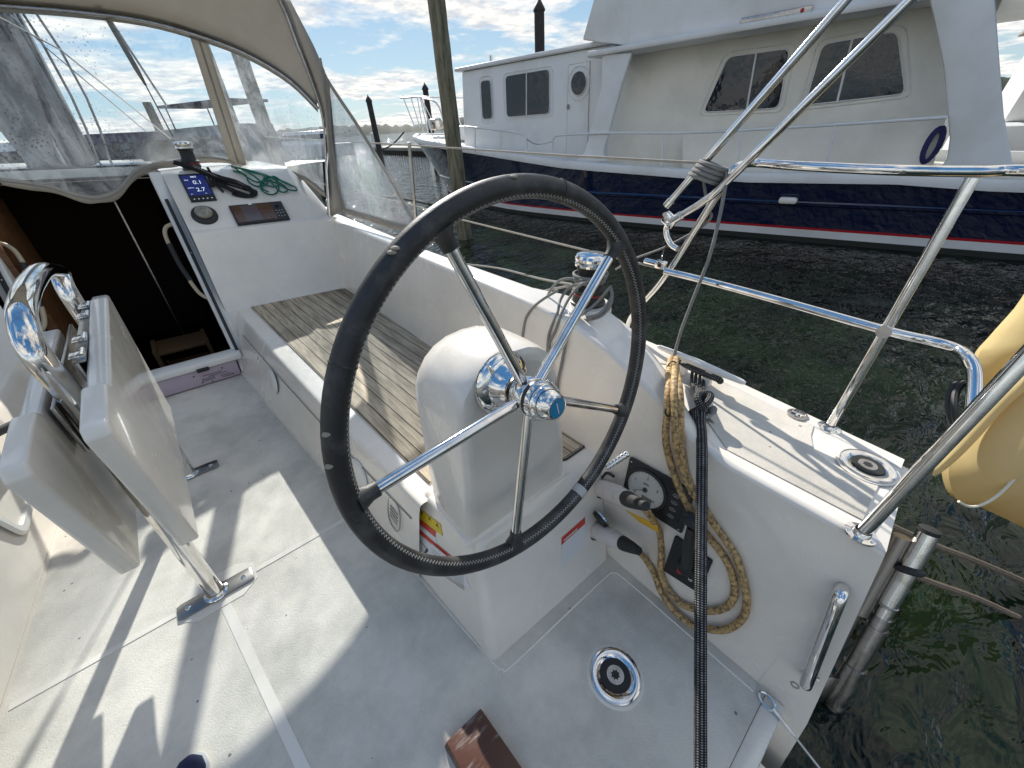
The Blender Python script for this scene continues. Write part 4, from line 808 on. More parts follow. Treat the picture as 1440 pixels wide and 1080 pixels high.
# ---- bulkhead, console, cabin top, companionway
m = MB()
XR, XL = 1.16, -1.88
cn = [(3.33, 0), (3.44, .20), (3.56, .42), (3.70, .975), (3.735, .995)]
m.grid([[V((x, y + (0 if x < 1.1 else .0), z)) for y, z in cn] for x in (.16, .6, 1.18)]); m.done('bulkhead', gel, boat, bevel=.01); m = MB()
m.grid([[V((-.72 - x, y, z)) for y, z in cn] for x in (.16, .6, 1.18)])
m.done('bulkhead', gel, boat, bevel=.01)
SL = (V((.2, 3.7, .975)), V((0, -.7, .8)).normalized())
def slope(t): return (3.735 + (4.11 - 3.735) * t, .995 + (1.33 - .995) * t)
m = MB(); rows = []
for x in (.16, .45, .8, 1.02): rows.append([V((x, *slope(0))), V((x, *slope(.5))), V((x, *slope(1))), V((x, 4.16, 1.345)), V((x, 5.2, 1.34)), V((x, 7.0, 1.25))])
rows.append([V((1.18, 3.74, .985)), V((1.16, 3.9, 1.08)), V((1.13, 4.12, 1.22)), V((1.13, 4.2, 1.24)), V((1.12, 5.2, 1.22)), V((1.05, 7.0, 1.10))])
rows.append([V((1.24, 3.8, .96)), V((1.24, 3.9, .96)), V((1.24, 4.12, .96)), V((1.24, 4.2, .95)), V((1.24, 5.2, .94)), V((1.15, 7.0, .9))])
m.grid(rows); m.grid([[mir(p) for p in r] for r in rows])
m.grid([[V((x, 4.55, 1.365)), V((x, 5.4, 1.355)), V((x, 7.0, 1.27))] for x in (.17, -.36, -.89)])
m.grid([[V((.17, y, z)), V((.17, y, z - .08))] for y, z in ((4.55, 1.365), (7, 1.27))]); m.grid([[V((x, 4.55, 1.365)), V((x, 4.55, 1.31))] for x in (.17, -.89)])
m.poly([V((.17, 4.55, 1.33)), V((-.89, 4.55, 1.33)), V((-.89, 4.6, 1.30)), V((.17, 4.6, 1.30))])
m.grid([[V((x, 7.0, 1.29)), V((x, 7.6, .75))] for x in (1.05, -1.77)])
m.done('cabin_top', gel, boat, bevel=.012)
m = MB(); m.box((-.36, 5.0, 1.372), (.96, .80, .012), bevel=.004); m.done('smoked_hatch', glassd, boat)
m = MB(); m.poly([V((1.7, 4.2, .7)), V((1.24, 4.2, .7)), V((1.15, 7.5, .73)), V((.9, 9, .74))]); m.poly([mir(p) for p in ((1.7, 4.2, .7), (1.24, 4.2, .7), (1.15, 7.5, .73), (.9, 9, .74))]); m.poly([V((1.15, 7.5, .735)), V((-1.87, 7.5, .735)), V((-2.0, 9, .74)), V((.9, 9, .74))]); m.poly([V((.9, 9, .74)), V((-2.0, 9, .74)), V((-.5, 11.5, .8)), V((-.2, 11.5, .8))]); m.done('foredeck', gel, boat)
# companionway frame on each side
for s in (1, -1):
    fx = V if s == 1 else mir
    m = MB()
    f0, f1 = [(.085, 3.325, .155), (.16, 3.325, .155), (.165, 3.73, .995), (.165, 4.10, 1.345), (.085, 4.10, 1.345), (.085, 3.72, .99)], None
    m.hexa([fx(p) for p in ((.085, 3.30, .0), (.165, 3.30, .0), (.165, 4.12, 1.35), (.085, 4.12, 1.35))], [fx(p) for p in ((.085, 3.44, .0), (.165, 3.44, .0), (.165, 4.26, 1.30), (.085, 4.26, 1.30))], bevel=.012)
    fr = m.done('companionway_frame', gelw, boat)
    m = MB(); m.hexa([fx(p) for p in ((.107, 3.385, .17), (.128, 3.385, .17), (.128, 4.0, 1.18), (.107, 4.0, 1.18))], [fx(p) for p in ((.107, 3.37, .175), (.128, 3.37, .175), (.128, 3.985, 1.185), (.107, 3.985, 1.185))]); m.done('slide_channel', rubber, fr)
    m = MB(); m.ball(fx((.1175, 3.78, .84)), .006, seg=8); m.ball(fx((.1175, 3.60, .54)), .006, seg=8); m.done('channel_screw', chrome, fr)
    m = MB(); m.poly([fx((.165, 3.33, .0)), fx((.165, 3.335, .01)), fx((.165, 4.13, 1.34)), fx((.165, 4.2, 1.1)), fx((.165, 3.6, .0))]); m.done('console_end', gel, boat)
m = MB(); m.hexa([(-.85, 3.31, .135), (.13, 3.31, .135), (.13, 3.31, .185), (-.85, 3.31, .185)], [(-.85, 3.44, .135), (.13, 3.44, .135), (.13, 3.44, .185), (-.85, 3.44, .185)], bevel=.012); m.done('companionway_sill', gelw, boat)
tp_ = thing('threshold_panel', (-.1, 3.34, .0), 'mauve grey plastic panel below the companionway sill, printed with a diagram', 'panel')
m = MB(); m.hexa([(-.80, 3.325, .01), (.075, 3.325, .01), (.08, 3.33, .128), (-.80, 3.33, .128)], [(-.80, 3.35, .01), (.075, 3.35, .01), (.08, 3.35, .128), (-.80, 3.35, .128)], bevel=.003); m.done('panel_face', purple, tp_)
m = MB()
for (x, z) in ((-.20, .095), (-.02, .10), (.03, .03), (-.17, .03), (-.11, .02)): m.ball((x, 3.326, z), .006, (1, .3, 1), seg=8)
for (x0, x1, z) in ((-.15, -.03, .08), (-.12, -.0, .066), (-.16, -.09, .052), (-.15, -.10, .04), (-.05, .02, .045), (-.04, .03, .03)): m.box(((x0 + x1) / 2, 3.3235, z), (x1 - x0, .001, .0035))
m.box((-.16, 3.3235, .046), (.003, .001, .03)); m.box((-.09, 3.3235, .046), (.003, .001, .03)); m.done('printed_diagram', decalk, tp_)
m = MB(); m.box((-.13, 3.318, .135), (.075, .03, .03), bevel=.004); tag(m.done('sill_latch', rubber), 'small black latch block on the companionway sill', 'latch')
# dark cabin below
ci = thing('cabin_interior', (-.36, 4.6, -1.1), 'dark unlit cabin with wood joinery seen through the open companionway', 'cabin interior')
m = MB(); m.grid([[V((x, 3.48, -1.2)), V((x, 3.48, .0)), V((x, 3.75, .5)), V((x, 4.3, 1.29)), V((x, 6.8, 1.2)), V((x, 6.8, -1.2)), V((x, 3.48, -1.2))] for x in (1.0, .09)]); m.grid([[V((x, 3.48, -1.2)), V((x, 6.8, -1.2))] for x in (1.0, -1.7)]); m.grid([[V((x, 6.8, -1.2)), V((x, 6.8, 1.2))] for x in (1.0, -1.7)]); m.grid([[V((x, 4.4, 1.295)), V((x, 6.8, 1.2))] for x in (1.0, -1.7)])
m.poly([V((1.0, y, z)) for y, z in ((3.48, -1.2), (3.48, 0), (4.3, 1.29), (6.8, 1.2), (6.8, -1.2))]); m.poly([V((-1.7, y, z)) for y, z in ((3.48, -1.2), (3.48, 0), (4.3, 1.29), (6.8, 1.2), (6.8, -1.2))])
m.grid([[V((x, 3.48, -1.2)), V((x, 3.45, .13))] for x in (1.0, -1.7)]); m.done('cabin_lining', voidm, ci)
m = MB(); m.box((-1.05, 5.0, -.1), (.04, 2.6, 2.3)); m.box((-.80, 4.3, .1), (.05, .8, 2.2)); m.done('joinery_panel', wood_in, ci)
m = MB(); m.box((-.20, 4.9, .0), (.012, .012, 2.2)); m.done('door_edge', steel, ci)
for k in range(3):
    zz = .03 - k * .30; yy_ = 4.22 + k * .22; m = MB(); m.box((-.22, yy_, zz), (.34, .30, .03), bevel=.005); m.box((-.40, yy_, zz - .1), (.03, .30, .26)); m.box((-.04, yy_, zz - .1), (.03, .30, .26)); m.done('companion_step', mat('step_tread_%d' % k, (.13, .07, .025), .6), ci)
for s in (1, -1):
    fx = V if s == 1 else mir
    t = thing('companionway_handle', fx((.09, 3.8, .7)), ('curved handrail with black grip inside the right side of the companionway' if s == 1 else 'curved handrail with black grip inside the left side of the companionway'), 'handrail', 'handrails inside the companionway')
    P_ = [fx(p) for p in ((.10, 3.98, 1.02), (.04, 3.96, 1.0), (.015, 3.93, .93), (.02, 3.83, .76), (.05, 3.70, .58), (.10, 3.66, .52))]
    m = MB(); m.tube(P_, .013, 12, 5); m.done('rail_tube', mat('tan_leather_tube', (.45, .36, .25), .4) if s == 1 else MATS['tan_leather_tube'], t)
    m = MB(); m.tube([lerp(P_[2], P_[3], .2), P_[3], lerp(P_[3], P_[4], .6)], .0165, 12, 4); m.done('black_grip', rubber, t)
# ---- instruments on the console slope
def sl_(x, y, off=0): return b(x, y, P=(SL[0] + SL[1] * off, SL[1]))
SX = V((1, 0, 0)); SY = V((0, .8, .7)).normalized(); SN = SL[1]; SP = (V((.2, 3.735, .995)), V((0, -.335, .375)).normalized())
SN = SP[1]; SY = V((0, .375, .335)).normalized()
def sp(x, y, off=0): return b(x, y, P=(SP[0] + SN * off, SN))
def rect(c, w_, h_, off, th, m_, nm, par, bev=.0): m = MB(); m.box(c + SN * (off + th / 2), (w_, h_, th), rot=Matrix((SX, SY, SN)).transposed(), bevel=bev); return m.done(nm, m_, par, smooth=False)
c = (sp(253, 247) + sp(303, 283) + sp(290, 246) + sp(267, 285)) / 4; W1 = (sp(303, 283) - sp(267, 285)).length * 1.02; H1 = (sp(290, 246) - sp(303, 283)).length
mf = thing('multifunction_display', c, 'square instrument display with dark blue screen and white digits on the console', 'display')
rect(c, W1, H1, .0, .016, blackp, 'display_case', mf, .003); ds = rect(c + SY * H1 * .06, W1 * .88, H1 * .74, .0165, .0012, screenb, 'display_screen', mf)
o_ = c + SN * .0185
text('B&G', H1 * .075, digit, ds, o_ + SX * -W1 * .09 + SY * H1 * .345, SX, SY, bold=.0004); text('0.1', H1 * .19, digit, ds, o_ + SX * -W1 * .10 + SY * H1 * .10, SX, SY); text('2.7', H1 * .19, digit, ds, o_ + SX * -W1 * .10 - SY * H1 * .17, SX, SY)
for u, v, s in ((-.38, .24, 'SOG'), (-.38, -.05, 'DEPTH'), (.18, -.27, 'm'), (-.38, -.27, 'kn')): text(s, H1 * .05, MATS['display_digits'], ds, o_ + SX * W1 * u + SY * H1 * v, SX, SY)
m = MB()
for k in range(5): m.box(o_ + SX * W1 * (-.34 + .17 * k) - SY * H1 * .44, (W1 * .05, H1 * .015, .001), rot=Matrix((SX, SY, SN)).transposed())
m.done('display_keys', digit, mf)
c = sp(288, 303); t = thing('bulkhead_compass', c, 'black round compass with tinted dome below the square display', 'compass')
m = MB(); m.lathe(c, SN, [(.082, 0), (.080, .012), (.066, .024), (.058, .026)], 36); m.done('compass_housing', rubber, t)
m = MB(); m.lathe(c, SN, [(.058, .025), (.052, .044), (.034, .058), (.012, .064), (0, .0645)], 32); m.done('compass_dome', compg, t)
m = MB(); m.lathe(c, SN, [(.0588, .026), (.056, .037)], 32); m.done('compass_band', blackp, t)
ca, cb_, cc_, cd_ = sp(321, 290), sp(394, 287), sp(411, 311), sp(334, 317); c = (ca + cb_ + cc_ + cd_) / 4; W2 = ((cb_ - ca).length + (cc_ - cd_).length) / 2; H2 = ((ca - cd_).dot(SY) + (cb_ - cc_).dot(SY)) / 2
cp = thing('chart_plotter', c, 'wide glossy chart plotter with control knob, its dark screen spotted brown', 'chart plotter')
rect(c, W2, H2, .0, .022, blackp, 'plotter_case', cp, .004)
s1 = rect(c - SX * W2 * .10, W2 * .74, H2 * .84, .0225, .0012, screenbr, 'plotter_screen', cp); rect(c - SX * W2 * .16, W2 * .30, H2 * .84, .0239, .0006, screenbr2, 'screen_reflection_bar', s1)
text('B&G', H2 * .07, digit, s1, c + SN * .0248 - SX * W2 * .14 + SY * H2 * .43, SX, SY)
m = MB(); m.lathe(c + SX * W2 * .37 + SY * H2 * .26 + SN * .022, SN, [(.013, 0), (.012, .014), (0, .015)], 18); m.done('control_knob', rubber, cp)
m = MB()
for u, v in ((.31, .0), (.37, -.02), (.43, .0), (.31, -.14), (.37, -.16), (.43, -.14), (.31, -.30), (.37, -.32), (.43, -.30)): m.box(c + SX * W2 * u + SY * H2 * v + SN * .0235, (.011, .008, .003), rot=Matrix((SX, SY, SN)).transposed(), bevel=.001)
m.done('plotter_key', steel, cp)
winch(V((.37, 4.24, 1.345)), .80, 'smaller black winch on the cabin top just inside the spray hood', ax=V((0, 0, 1)))
# ropes on the console
def ropepath(px, off, r, m_, nm, lab, sm=6):
    m = MB()
    for P_ in px: m.tube([sp(x, y, off + (k % 3) * r * .9) for k, (x, y) in enumerate(P_)], r, 9, sm)
    return tag(m.done(nm, m_), lab, 'rope')
m = MB(); rb_ = random.Random(11)
bp = [(246, 232), (262, 233), (285, 242), (310, 252), (335, 262), (352, 268), (362, 272)]
for k in range(9):
    dx_, dy_ = rb_.uniform(-3, 3), rb_.uniform(-4, 5)
    P_ = [sp(x + dx_ * (1 - i / 7) + rb_.uniform(-1, 1), y + dy_ * (.5 + .1 * i) + (3 if i in (1, 2, 3) else 0) - 3 + rb_.uniform(-1, 1), .02 + .012 * (k % 4)) for i, (x, y) in enumerate(bp[:6 - k % 2])]
    q_ = [sp(361 - k * .8, 269 + (k % 4) * 1.2, .014 + .01 * (k % 3)), sp(356 - k, 275 + (k % 3), .012), sp(345 - k * 2, 273 + dy_ * .3, .012), sp(325, 262 + dy_ * .5 + 5, .014 + .008 * (k % 3)), sp(300, 250 + dy_ * .5 + 4, .02)]
    m.tube(P_ + q_, .0075, 8, 4)
m.tube([sp(298, 243, .03), sp(300, 258, .03), sp(306, 262, .02), sp(314, 270, .012)], .008, 8, 4)
m.tube([sp(292, 236, .04), sp(298, 246, .035), sp(303, 255, .03), sp(298, 262, .03), sp(294, 250, .04)], .010, 8, 4)
tag(m.done('rope_bundle', rope_blk2), 'bundle of black rope draped from the cabin top winch over the console', 'rope')
gp = [[(325, 234), (340, 238), (355, 246), (368, 256), (380, 262), (392, 262)], [(328, 240), (345, 246), (350, 256), (362, 262), (376, 258), (372, 248), (352, 240), (336, 236)],
      [(372, 250), (366, 262), (374, 272), (386, 273), (392, 265), (388, 254), (378, 248), (370, 254), (368, 264), (378, 270)],
      [(345, 240), (370, 246), (390, 252), (405, 258), (416, 264), (416, 268), (404, 266), (390, 258), (376, 254)], [(352, 240), (376, 247), (398, 260), (404, 268), (396, 270), (386, 262), (380, 252)], [(330, 236), (352, 252), (366, 256), (384, 248), (398, 256), (412, 262)]]
ropepath(gp, .014, .0062, rope_green, 'green_rope_coil', 'loose coil of green rope at the outboard end of the console')
# ---- spray hood
sh = thing('spray_hood', (-.36, 3.75, 0), 'grey beige canvas spray hood with clear vinyl windows over the companionway', 'spray hood')
YA = 3.75
def sym(pts): return pts + [mir(p) for p in pts[::-1]]
A_ = [b(462, 306, Y=YA), b(459, 230, Y=YA), b(455, 170, Y=YA), b(443, 127, Y=YA), b(418, 62, Y=YA), b(393, 0, Y=YA)]
a5 = A_[-1]; A_ += [a5 + V((-.14, .0, .20)), a5 + V((-.40, .0, .34)), V((.25, YA, a5.z + .44)), V((-.05, YA, a5.z + .48))]
AB = spline(sym(A_), 4)                                   # aft bow
T_ = [b(446, 152, Y=YA), b(405, 112, Y=3.86), b(345, 76, Y=4.0), b(277, 50, Y=4.12), b(200, 29, Y=4.2), b(100, 16, Y=4.26), b(0, 8, Y=4.3)]
T_ = [p for p in T_ if p.x > -.30] + [V((-.30, 4.3, T_[-1].z + .0))]
TB = spline(sym(T_), 4)                                   # windscreen head
B__ = [b(456, 272, Y=3.86), b(430, 252, Y=4.05), b(395, 240, Y=4.35), b(340, 233, Y=4.70), b(322, 226, Y=4.74), b(290, 222, Y=4.72), b(255, 226, Y=4.6), b(222, 232, Y=4.35), b(192, 242, Y=4.15), b(168, 268, Y=4.02), b(140, 279, Y=3.98), b(110, 276, Y=4.0), b(60, 262, Y=4.1), b(0, 254, Y=4.22)]
B_r = [p for p in B__]
# resample helper
def resamp(P, n):
    L_ = [0]
    for p, q in zip(P, P[1:]): L_.append(L_[-1] + (q - p).length)
    out = []; j = 0
    for i in range(n):
        s = L_[-1] * i / (n - 1)
        while j < len(P) - 2 and L_[j + 1] < s: j += 1
        t = (s - L_[j]) / max(1e-9, L_[j + 1] - L_[j]); out.append(P[j].lerp(P[j + 1], min(1, t)))
    return out
# roof: from the windscreen head to the aft bow, a little fullness between
n_ = 61; a_ = resamp([p for p in AB if p.z > A_[2].z], n_); t__ = resamp(TB, n_); m = MB(); rows = []
for k in range(7):
    u = k / 6; rows.append([p.lerp(q, u) + V((0, 0, .05 * math.sin(math.pi * u))) for p, q in zip(t__, a_)])
rows.append([p + V((0, -.02, -.0)) + (p - V((-.36, YA, 1.6))).normalized() * .006 for p in a_])
m.grid(rows); m.done('roof_canvas', canvas, sh, solid=.004)
m = MB(); m.tube(AB, .0125, 12); m.done('aft_bow', steel, sh)
m = MB(); m.tube([p + V((0, -.012, 0)) + (p - V((-.36, YA, 1.5))).normalized() * .022 for p in AB[2:-2]], .010, 8); m.done('edge_piping', canvasd, sh)
# windows: two front panes and the corner panes, each between head curve and foot curve
def strip(P, Q, w0, w1, m_, nm, off=V((0, -.004, 0))):
    m = MB(); m.grid([[p + off, q + off] for p, q in zip(P, Q)]); return m.done(nm, m_, sh, solid=.003)
def between(pa, pb, curve):
    """section of a curve between the parameters"""
    n = len(curve); return resamp(curve[int(pa * (n - 1)):int(pb * (n - 1)) + 1], 24)
TR = spline(T_, 6); BR = spline(B_r, 6)
def nearest(curve, x, y):
    best = min(range(len(curve)), key=lambda i: (lambda v: (CX + F * v.dot(RT) / v.dot(CF) - x) ** 2 + (CY - F * v.dot(CU) / v.dot(CF) - y) ** 2)(curve[i] - EYE)); return best
i1, j1 = nearest(TR, 291, 55), nearest(BR, 344, 233); i2, j2 = nearest(TR, 266, 46), nearest(BR, 321, 226)
def pane(ca, cb2, m_, nm, bulge=.0, wrinkle=0):
    a, c = resamp(ca, 40), resamp(cb2, 40); m = MB(); rows = []
    for k in range(13):
        u = k / 12; rows.append([p.lerp(q, u) + V((0, -bulge * math.sin(math.pi * u) + wrinkle * math.sin(i * .9 + u * 5) * u, 0)) for i, (p, q) in enumerate(zip(a, c))])
    m.grid(rows); return m.done(nm, m_, sh)
pane(TR[:i1 + 1], BR[:j1 + 1], vinyl2, 'corner_window', .02, .004)
pane([mir(p) for p in TR[:i1 + 1]], [mir(p) for p in BR[:j1 + 1]], vinyl2, 'corner_window', .02)
# front pane spans the whole front, foot sagging over the hatch
footR = BR[j2:]; lastp = footR[-1]
foot = footR + [V((-.72, 4.22, lastp.z))] if lastp.x > -.72 else footR
footL = [mir(p) for p in BR[j2:j2 + 24]][::-1]
pane(TR[i2:] + [mir(p) for p in TR[i2:]][::-1], foot + footL, vinyl, 'front_window', .03, .010)
def ribbon(P, wv, m_, nm, th=.006):
    m = MB(); m.grid([[p - wv, p + wv] for p in P]); return m.done(nm, m_, sh, solid=th)
for fx in (V, mir):
    p0, p1, q0, q1 = fx(TR[i2]), fx(TR[i1]), fx(BR[j2]), fx(BR[j1])
    m = MB(); m.grid([[p0.lerp(q0, u) + V((0, -.012, 0)), (p0.lerp(q0, u)).lerp(p1.lerp(q1, u), .35) + V((0, -.018, 0)), (p0.lerp(q0, u)).lerp(p1.lerp(q1, u), .65) + V((0, -.012, 0)), p1.lerp(q1, u) + V((0, -.014, 0))] for u in [k / 12 for k in range(13)]]); m.done('window_post_canvas', canvas, sh, solid=.004)
    m = MB(); m.tube([p0.lerp(p1, .5) + V((0, -.02, 0)), q0.lerp(q1, .5) + V((0, -.02, 0))], .006, 8); m.done('post_seam', canvasd, sh)
hw = V((0, .004, .022))
ribbon(TB, V((0, .0, .028)), canvas, 'head_band'); m = MB(); m.tube([p + V((0, -.022, -.004)) for p in TB], .011, 10); m.done('front_bow', steel, sh)
m = MB(); m.tube([p + V((0, -.01, .03)) for p in TB], .006, 6); m.done('head_piping', canvasd, sh)
m = MB(); FT = BR + footL; m.grid([[p + V((0, -.006, .020)), p + V((0, -.014, -.004)), p + V((0, -.010, -.030 - .006 * math.sin(i * .7)))] for i, p in enumerate(BR)]); m.done('foot_band', canvas, sh, solid=.004)
m = MB(); m.tube([p + V((0, -.018, .0)) for p in BR], .0045, 6); m.done('foot_piping', canvasd, sh)
# side wing aft of the bow (starboard seen; port alike)
W_ = [b(462, 112, X=1.28), b(466, 190, X=1.25), b(477, 262, X=1.235), b(486, 296, X=1.23), b(520, 306, X=1.25), b(560, 318, X=1.27), b(590, 322, X=1.29), b(556, 262, X=1.29), b(510, 185, X=1.285)]
for fx in (V, mir):
    m = MB(); c = sum(W_, V()) / len(W_)
    m.grid([[fx(c) for _ in W_] + [fx(c)], [fx(p.lerp(c, .5)) for p in W_] + [fx(W_[0].lerp(c, .5))], [fx(p) for p in W_] + [fx(W_[0])]]); bmesh.ops.remove_doubles(m.bm, verts=m.bm.verts, dist=1e-5); m.done('side_window', vinyl2, sh)
    for Pn, wd_, nm in (([W_[0] + V((0, .05, .12)), W_[0], W_[8], W_[7], W_[6], W_[6] + V((0, -.03, -.04))], .016, 'wing_edge'), ([W_[0], W_[1], W_[2], W_[3]], .034, 'wing_front_band'), ([W_[3], W_[4], W_[5], W_[6]], .024, 'wing_foot_band')):
        P2 = spline([fx(p) for p in Pn], 5); m = MB(); rows = []
        for i, p in enumerate(P2):
            tt = (P2[min(i + 1, len(P2) - 1)] - P2[max(i - 1, 0)]).normalized(); s_ = tt.cross(V((1, 0, 0))).normalized() * wd_; o_ = V((-.008 if fx is V else .008, 0, 0)); rows.append([p - s_ + o_, p + o_ * 1.6, p + s_ + o_])
        m.grid(rows); m.done(nm, canvas, sh, solid=.004)
    P2 = [A_[0], A_[1], A_[2], A_[3], A_[4], A_[5]]; Q2 = [W_[3] + V((0, .02, 0)), W_[2] + V((0, .02, 0)), W_[0] + V((0, .03, -.1)), W_[0] + V((0, .03, .04)), b(440, 62, X=1.29), b(408, 0, X=1.25)]
    m = MB(); m.grid([[fx(p + V((.01, 0, 0))), fx(q)] for p, q in zip(resamp(P2, 24), resamp(Q2, 24))]); m.done('side_canvas', canvas, sh, solid=.004)
m = MB()
for y_ in (0, 1): m.tube([b(455, 163, Y=3.74), b(459, 172, Y=3.74)], .0165, 12); m.tube([b(459, 180, Y=3.74), b(459, 190, Y=3.74)], .017, 12)
m.tube([b(464, 186, Y=3.72), b(460, 240, Y=3.72), b(464, 308, Y=3.72)], .008, 10); m.box(b(463, 312, Y=3.71), (.03, .03, .05), bevel=.005); m.done('bow_fittings', chrome, sh)
# support strap and halyard wires seen through the front window
s0, s1, s2 = b(138, 2, Y=4.25), b(205, 120, Y=4.3), b(243, 192, Y=4.28)
m = MB(); d_ = V((.018, 0, .004)); m.grid([[s0 - d_, s0 + d_], [lerp(s0, s1, .8) - d_ * .8, lerp(s0, s1, .8) + d_ * .8], [s1 - d_ * .4, s1 + d_ * .4]]); m.tube([s1, s2], .004, 6); m.done('support_strap', canvasd, sh, solid=.002)
# mast with its lines, forward of the hood
mt = thing('mast', (-.36, 6.2, 1.3), 'grey aluminium mast with halyards seen through the clear front window', 'mast')
m = MB(); rows = [[V((-.36 + .13 * math.cos(a), 6.2 + .19 * math.sin(a), z)) for a in [math.tau * k / 20 for k in range(20)]] for z in (1.27, 4, 8, 14)]; m.grid(rows, closed=True); m.done('mast_tube', mastm, mt)
m = MB(); rb_ = random.Random(5)
for k in range(9): x_ = -.36 + rb_.uniform(-.2, .26); y_ = 5.95 + rb_.uniform(-.1, .05); m.tube([V((x_, y_ - .1, 1.32)), V((x_ + rb_.uniform(-.05, .05), y_, 2.2)), V((-.36 + rb_.uniform(-.12, .12), 6.0, 4.5)), V((-.36, 6.05, 9))], .011, 6, 4)
m.done('halyards', rope_grey, mt)
m = MB(); rows = []
for z, w_, o_ in ((1.35, .10, 0), (1.7, .16, .02), (2.1, .19, .03), (2.5, .16, 0), (3.2, .12, -.02)): rows.append([V((-.58 + o_ + w_ * math.cos(a) * (1 + .12 * math.sin(5 * a + z * 3)), 5.85 + .14 * math.sin(a), z)) for a in [math.tau * k / 24 for k in range(24)]])
m.grid(rows, closed=True); m.done('furled_cloth', mat('grey_sail_cover', (.20, .21, .215), .85, bump=(9, .8, .03)), mt)
def wire2(pts, r, lab): tag(MB().tube(pts, r, 6).done('rigging_wire', wirem), lab, 'rigging')
wire2([b(-20, 14, Y=5.2), b(85, 70, Y=5.3), b(240, 195, Y=5.6)], .006, 'straight rigging wire crossing the front window, meeting the other near the mast')
wire2([b(14, 20, Y=5.5), b(66, 68, Y=5.5), b(205, 185, Y=5.9)], .005, 'thinner rigging wire crossing the front window lower down')
wire2([b(150, 20, Y=6.5), b(235, 150, Y=6.6)], .012, 'dark shroud leaning right, seen through the front window')
# ---- cockpit table
tb = thing('cockpit_table', (-.363, 1.442, 0), 'folded white cockpit table with hanging leaves on polished tube legs', 'table')
def c2(x, y): return b(x, y, X=-.363)
lp = [V((-.363, 1.442, .01)), V((-.363, 1.47, .6)), c2(112, 572), c2(52, 500), c2(32, 452), c2(33, 425), c2(44, 398), c2(62, 380), c2(86, 385)]
m = MB(); m.tube(lp + [V((-.363, 2.26, 1.05)), V((-.363, 2.30, .6)), V((-.363, 2.31, .01))], .030, 22, 6); m.done('tube_frame', chrome, tb)
for (y_, rt) in ((1.442, 0), (2.31, 0)):
    m = MB(); pp = [(-.495, y_ - .03), (-.48, y_ - .036), (-.245, y_ - .036), (-.23, y_ - .03), (-.23, y_ + .03), (-.245, y_ + .036), (-.48, y_ + .036), (-.495, y_ + .03)]
    m.poly([V((x, y, .003)) for x, y in pp], V((0, 0, .008)), bevel=.002); bp_ = m.done('base_plate', dsteel, tb)
    m = MB(); m.lathe((-.363, y_, .011), (0, 0, 1), [(.044, 0), (.042, .004), (.034, .007), (.031, .016)], 28); m.done('leg_collar', chrome, bp_)
    m = MB(); m.lathe((-.46, y_, .011), (0, 0, 1), [(.010, 0), (.009, .002), (.004, .001), (0, .0)], 14); m.lathe((-.265, y_, .011), (0, 0, 1), [(.010, 0), (.009, .002), (.004, .001), (0, .0)], 14); m.done('plate_screw', chrome, bp_)
def leaf(x0, x1, yz, nm, notch=None):
    m = MB(); m.poly([V((x0, y, z)) for y, z in yz], V((x1 - x0, 0, 0)), bevel=.010, seg=3); return m.done(nm, gel, tb)
leaf(-.302, -.25, [(1.12, 1.015), (1.185, .545), (2.05, .555), (2.20, 1.05), (2.12, 1.058), (1.36, 1.03), (1.34, 1.05), (1.14, 1.04)], 'table_leaf')
leaf(-.467, -.418, [(1.18, .945), (1.265, .475), (2.0, .49), (2.12, .98), (1.45, .965), (1.43, .985), (1.2, .975)], 'table_leaf')
m = MB(); m.box((-.322, 1.86, .965), (.012, .62, .15), bevel=.002); m.box((-.314, 1.86, 1.040), (.028, .62, .006), bevel=.001); m.box((-.340, 1.86, .90), (.008, .58, .10), bevel=.001); m.box((-.402, 1.84, .88), (.010, .74, .16), bevel=.002); m.box((-.363, 1.50, .72), (.03, .05, .22), bevel=.003); bm_ = m.done('centre_bracket', steel, tb)
for y_ in (1.60, 1.74, 1.98, 2.10): m = MB(); m.box((-.318, y_, 1.046), (.036, .05, .006), bevel=.002); m.tube([V((-.306, y_ - .028, 1.05)), V((-.306, y_ + .028, 1.05))], .006, 8); m.ball((-.328, y_, 1.05), .005, seg=8); m.done('leaf_hinge', chrome, tb)
# ---- port side fittings near the left edge
t = thing('port_locker_frame', b(5, 700, X=-.985), 'white rounded frame of a small dark locker at the left edge', 'locker frame')
fc = b(6, 695, X=-.945); m = MB(); N_ = V((1, 0, .2)).normalized(); U_, W_2 = V((0, 1, 0)), V((-.2, 0, 1)).normalized()
def rr(c, a_, b_, r_, n=8):
    out = []
    for (sx_, sy_, a0_) in ((1, 1, 0), (-1, 1, 90), (-1, -1, 180), (1, -1, 270)):
        for k in range(n + 1): a = R(a0_ + 90 * k / n); out.append(c + U_ * (sx_ * (a_ - r_) + r_ * math.cos(a)) + W_2 * (sy_ * (b_ - r_) + r_ * math.sin(a)))
    return out
o1, o2, o3 = rr(fc, .20, .13, .05), rr(fc + N_ * .012, .19, .12, .045), rr(fc + N_ * .012, .165, .095, .03); o4 = rr(fc - N_ * .03, .16, .09, .03)
m.grid([q + [q[0]] for q in (o1, o2, o3, o4)]); m.done('locker_frame', gelw, t)
m = MB(); m.poly(rr(fc - N_ * .028, .16, .09, .03)); m.done('locker_inside', rubber, t)
pa, pb_ = b(0, 606, X=-.86), b(33, 590, X=-.86); m = MB(); m.tube([pa + (pa - pb_) * 1.2, pa, pb_], .020, 16); m.tube([lerp(pa, pb_, .72), pb_ + (pb_ - pa) * .03], .0235, 16); t = m.done('winch_crank', blackp); tag(t, 'black grip of a winch crank reaching in from the left edge', 'winch crank')
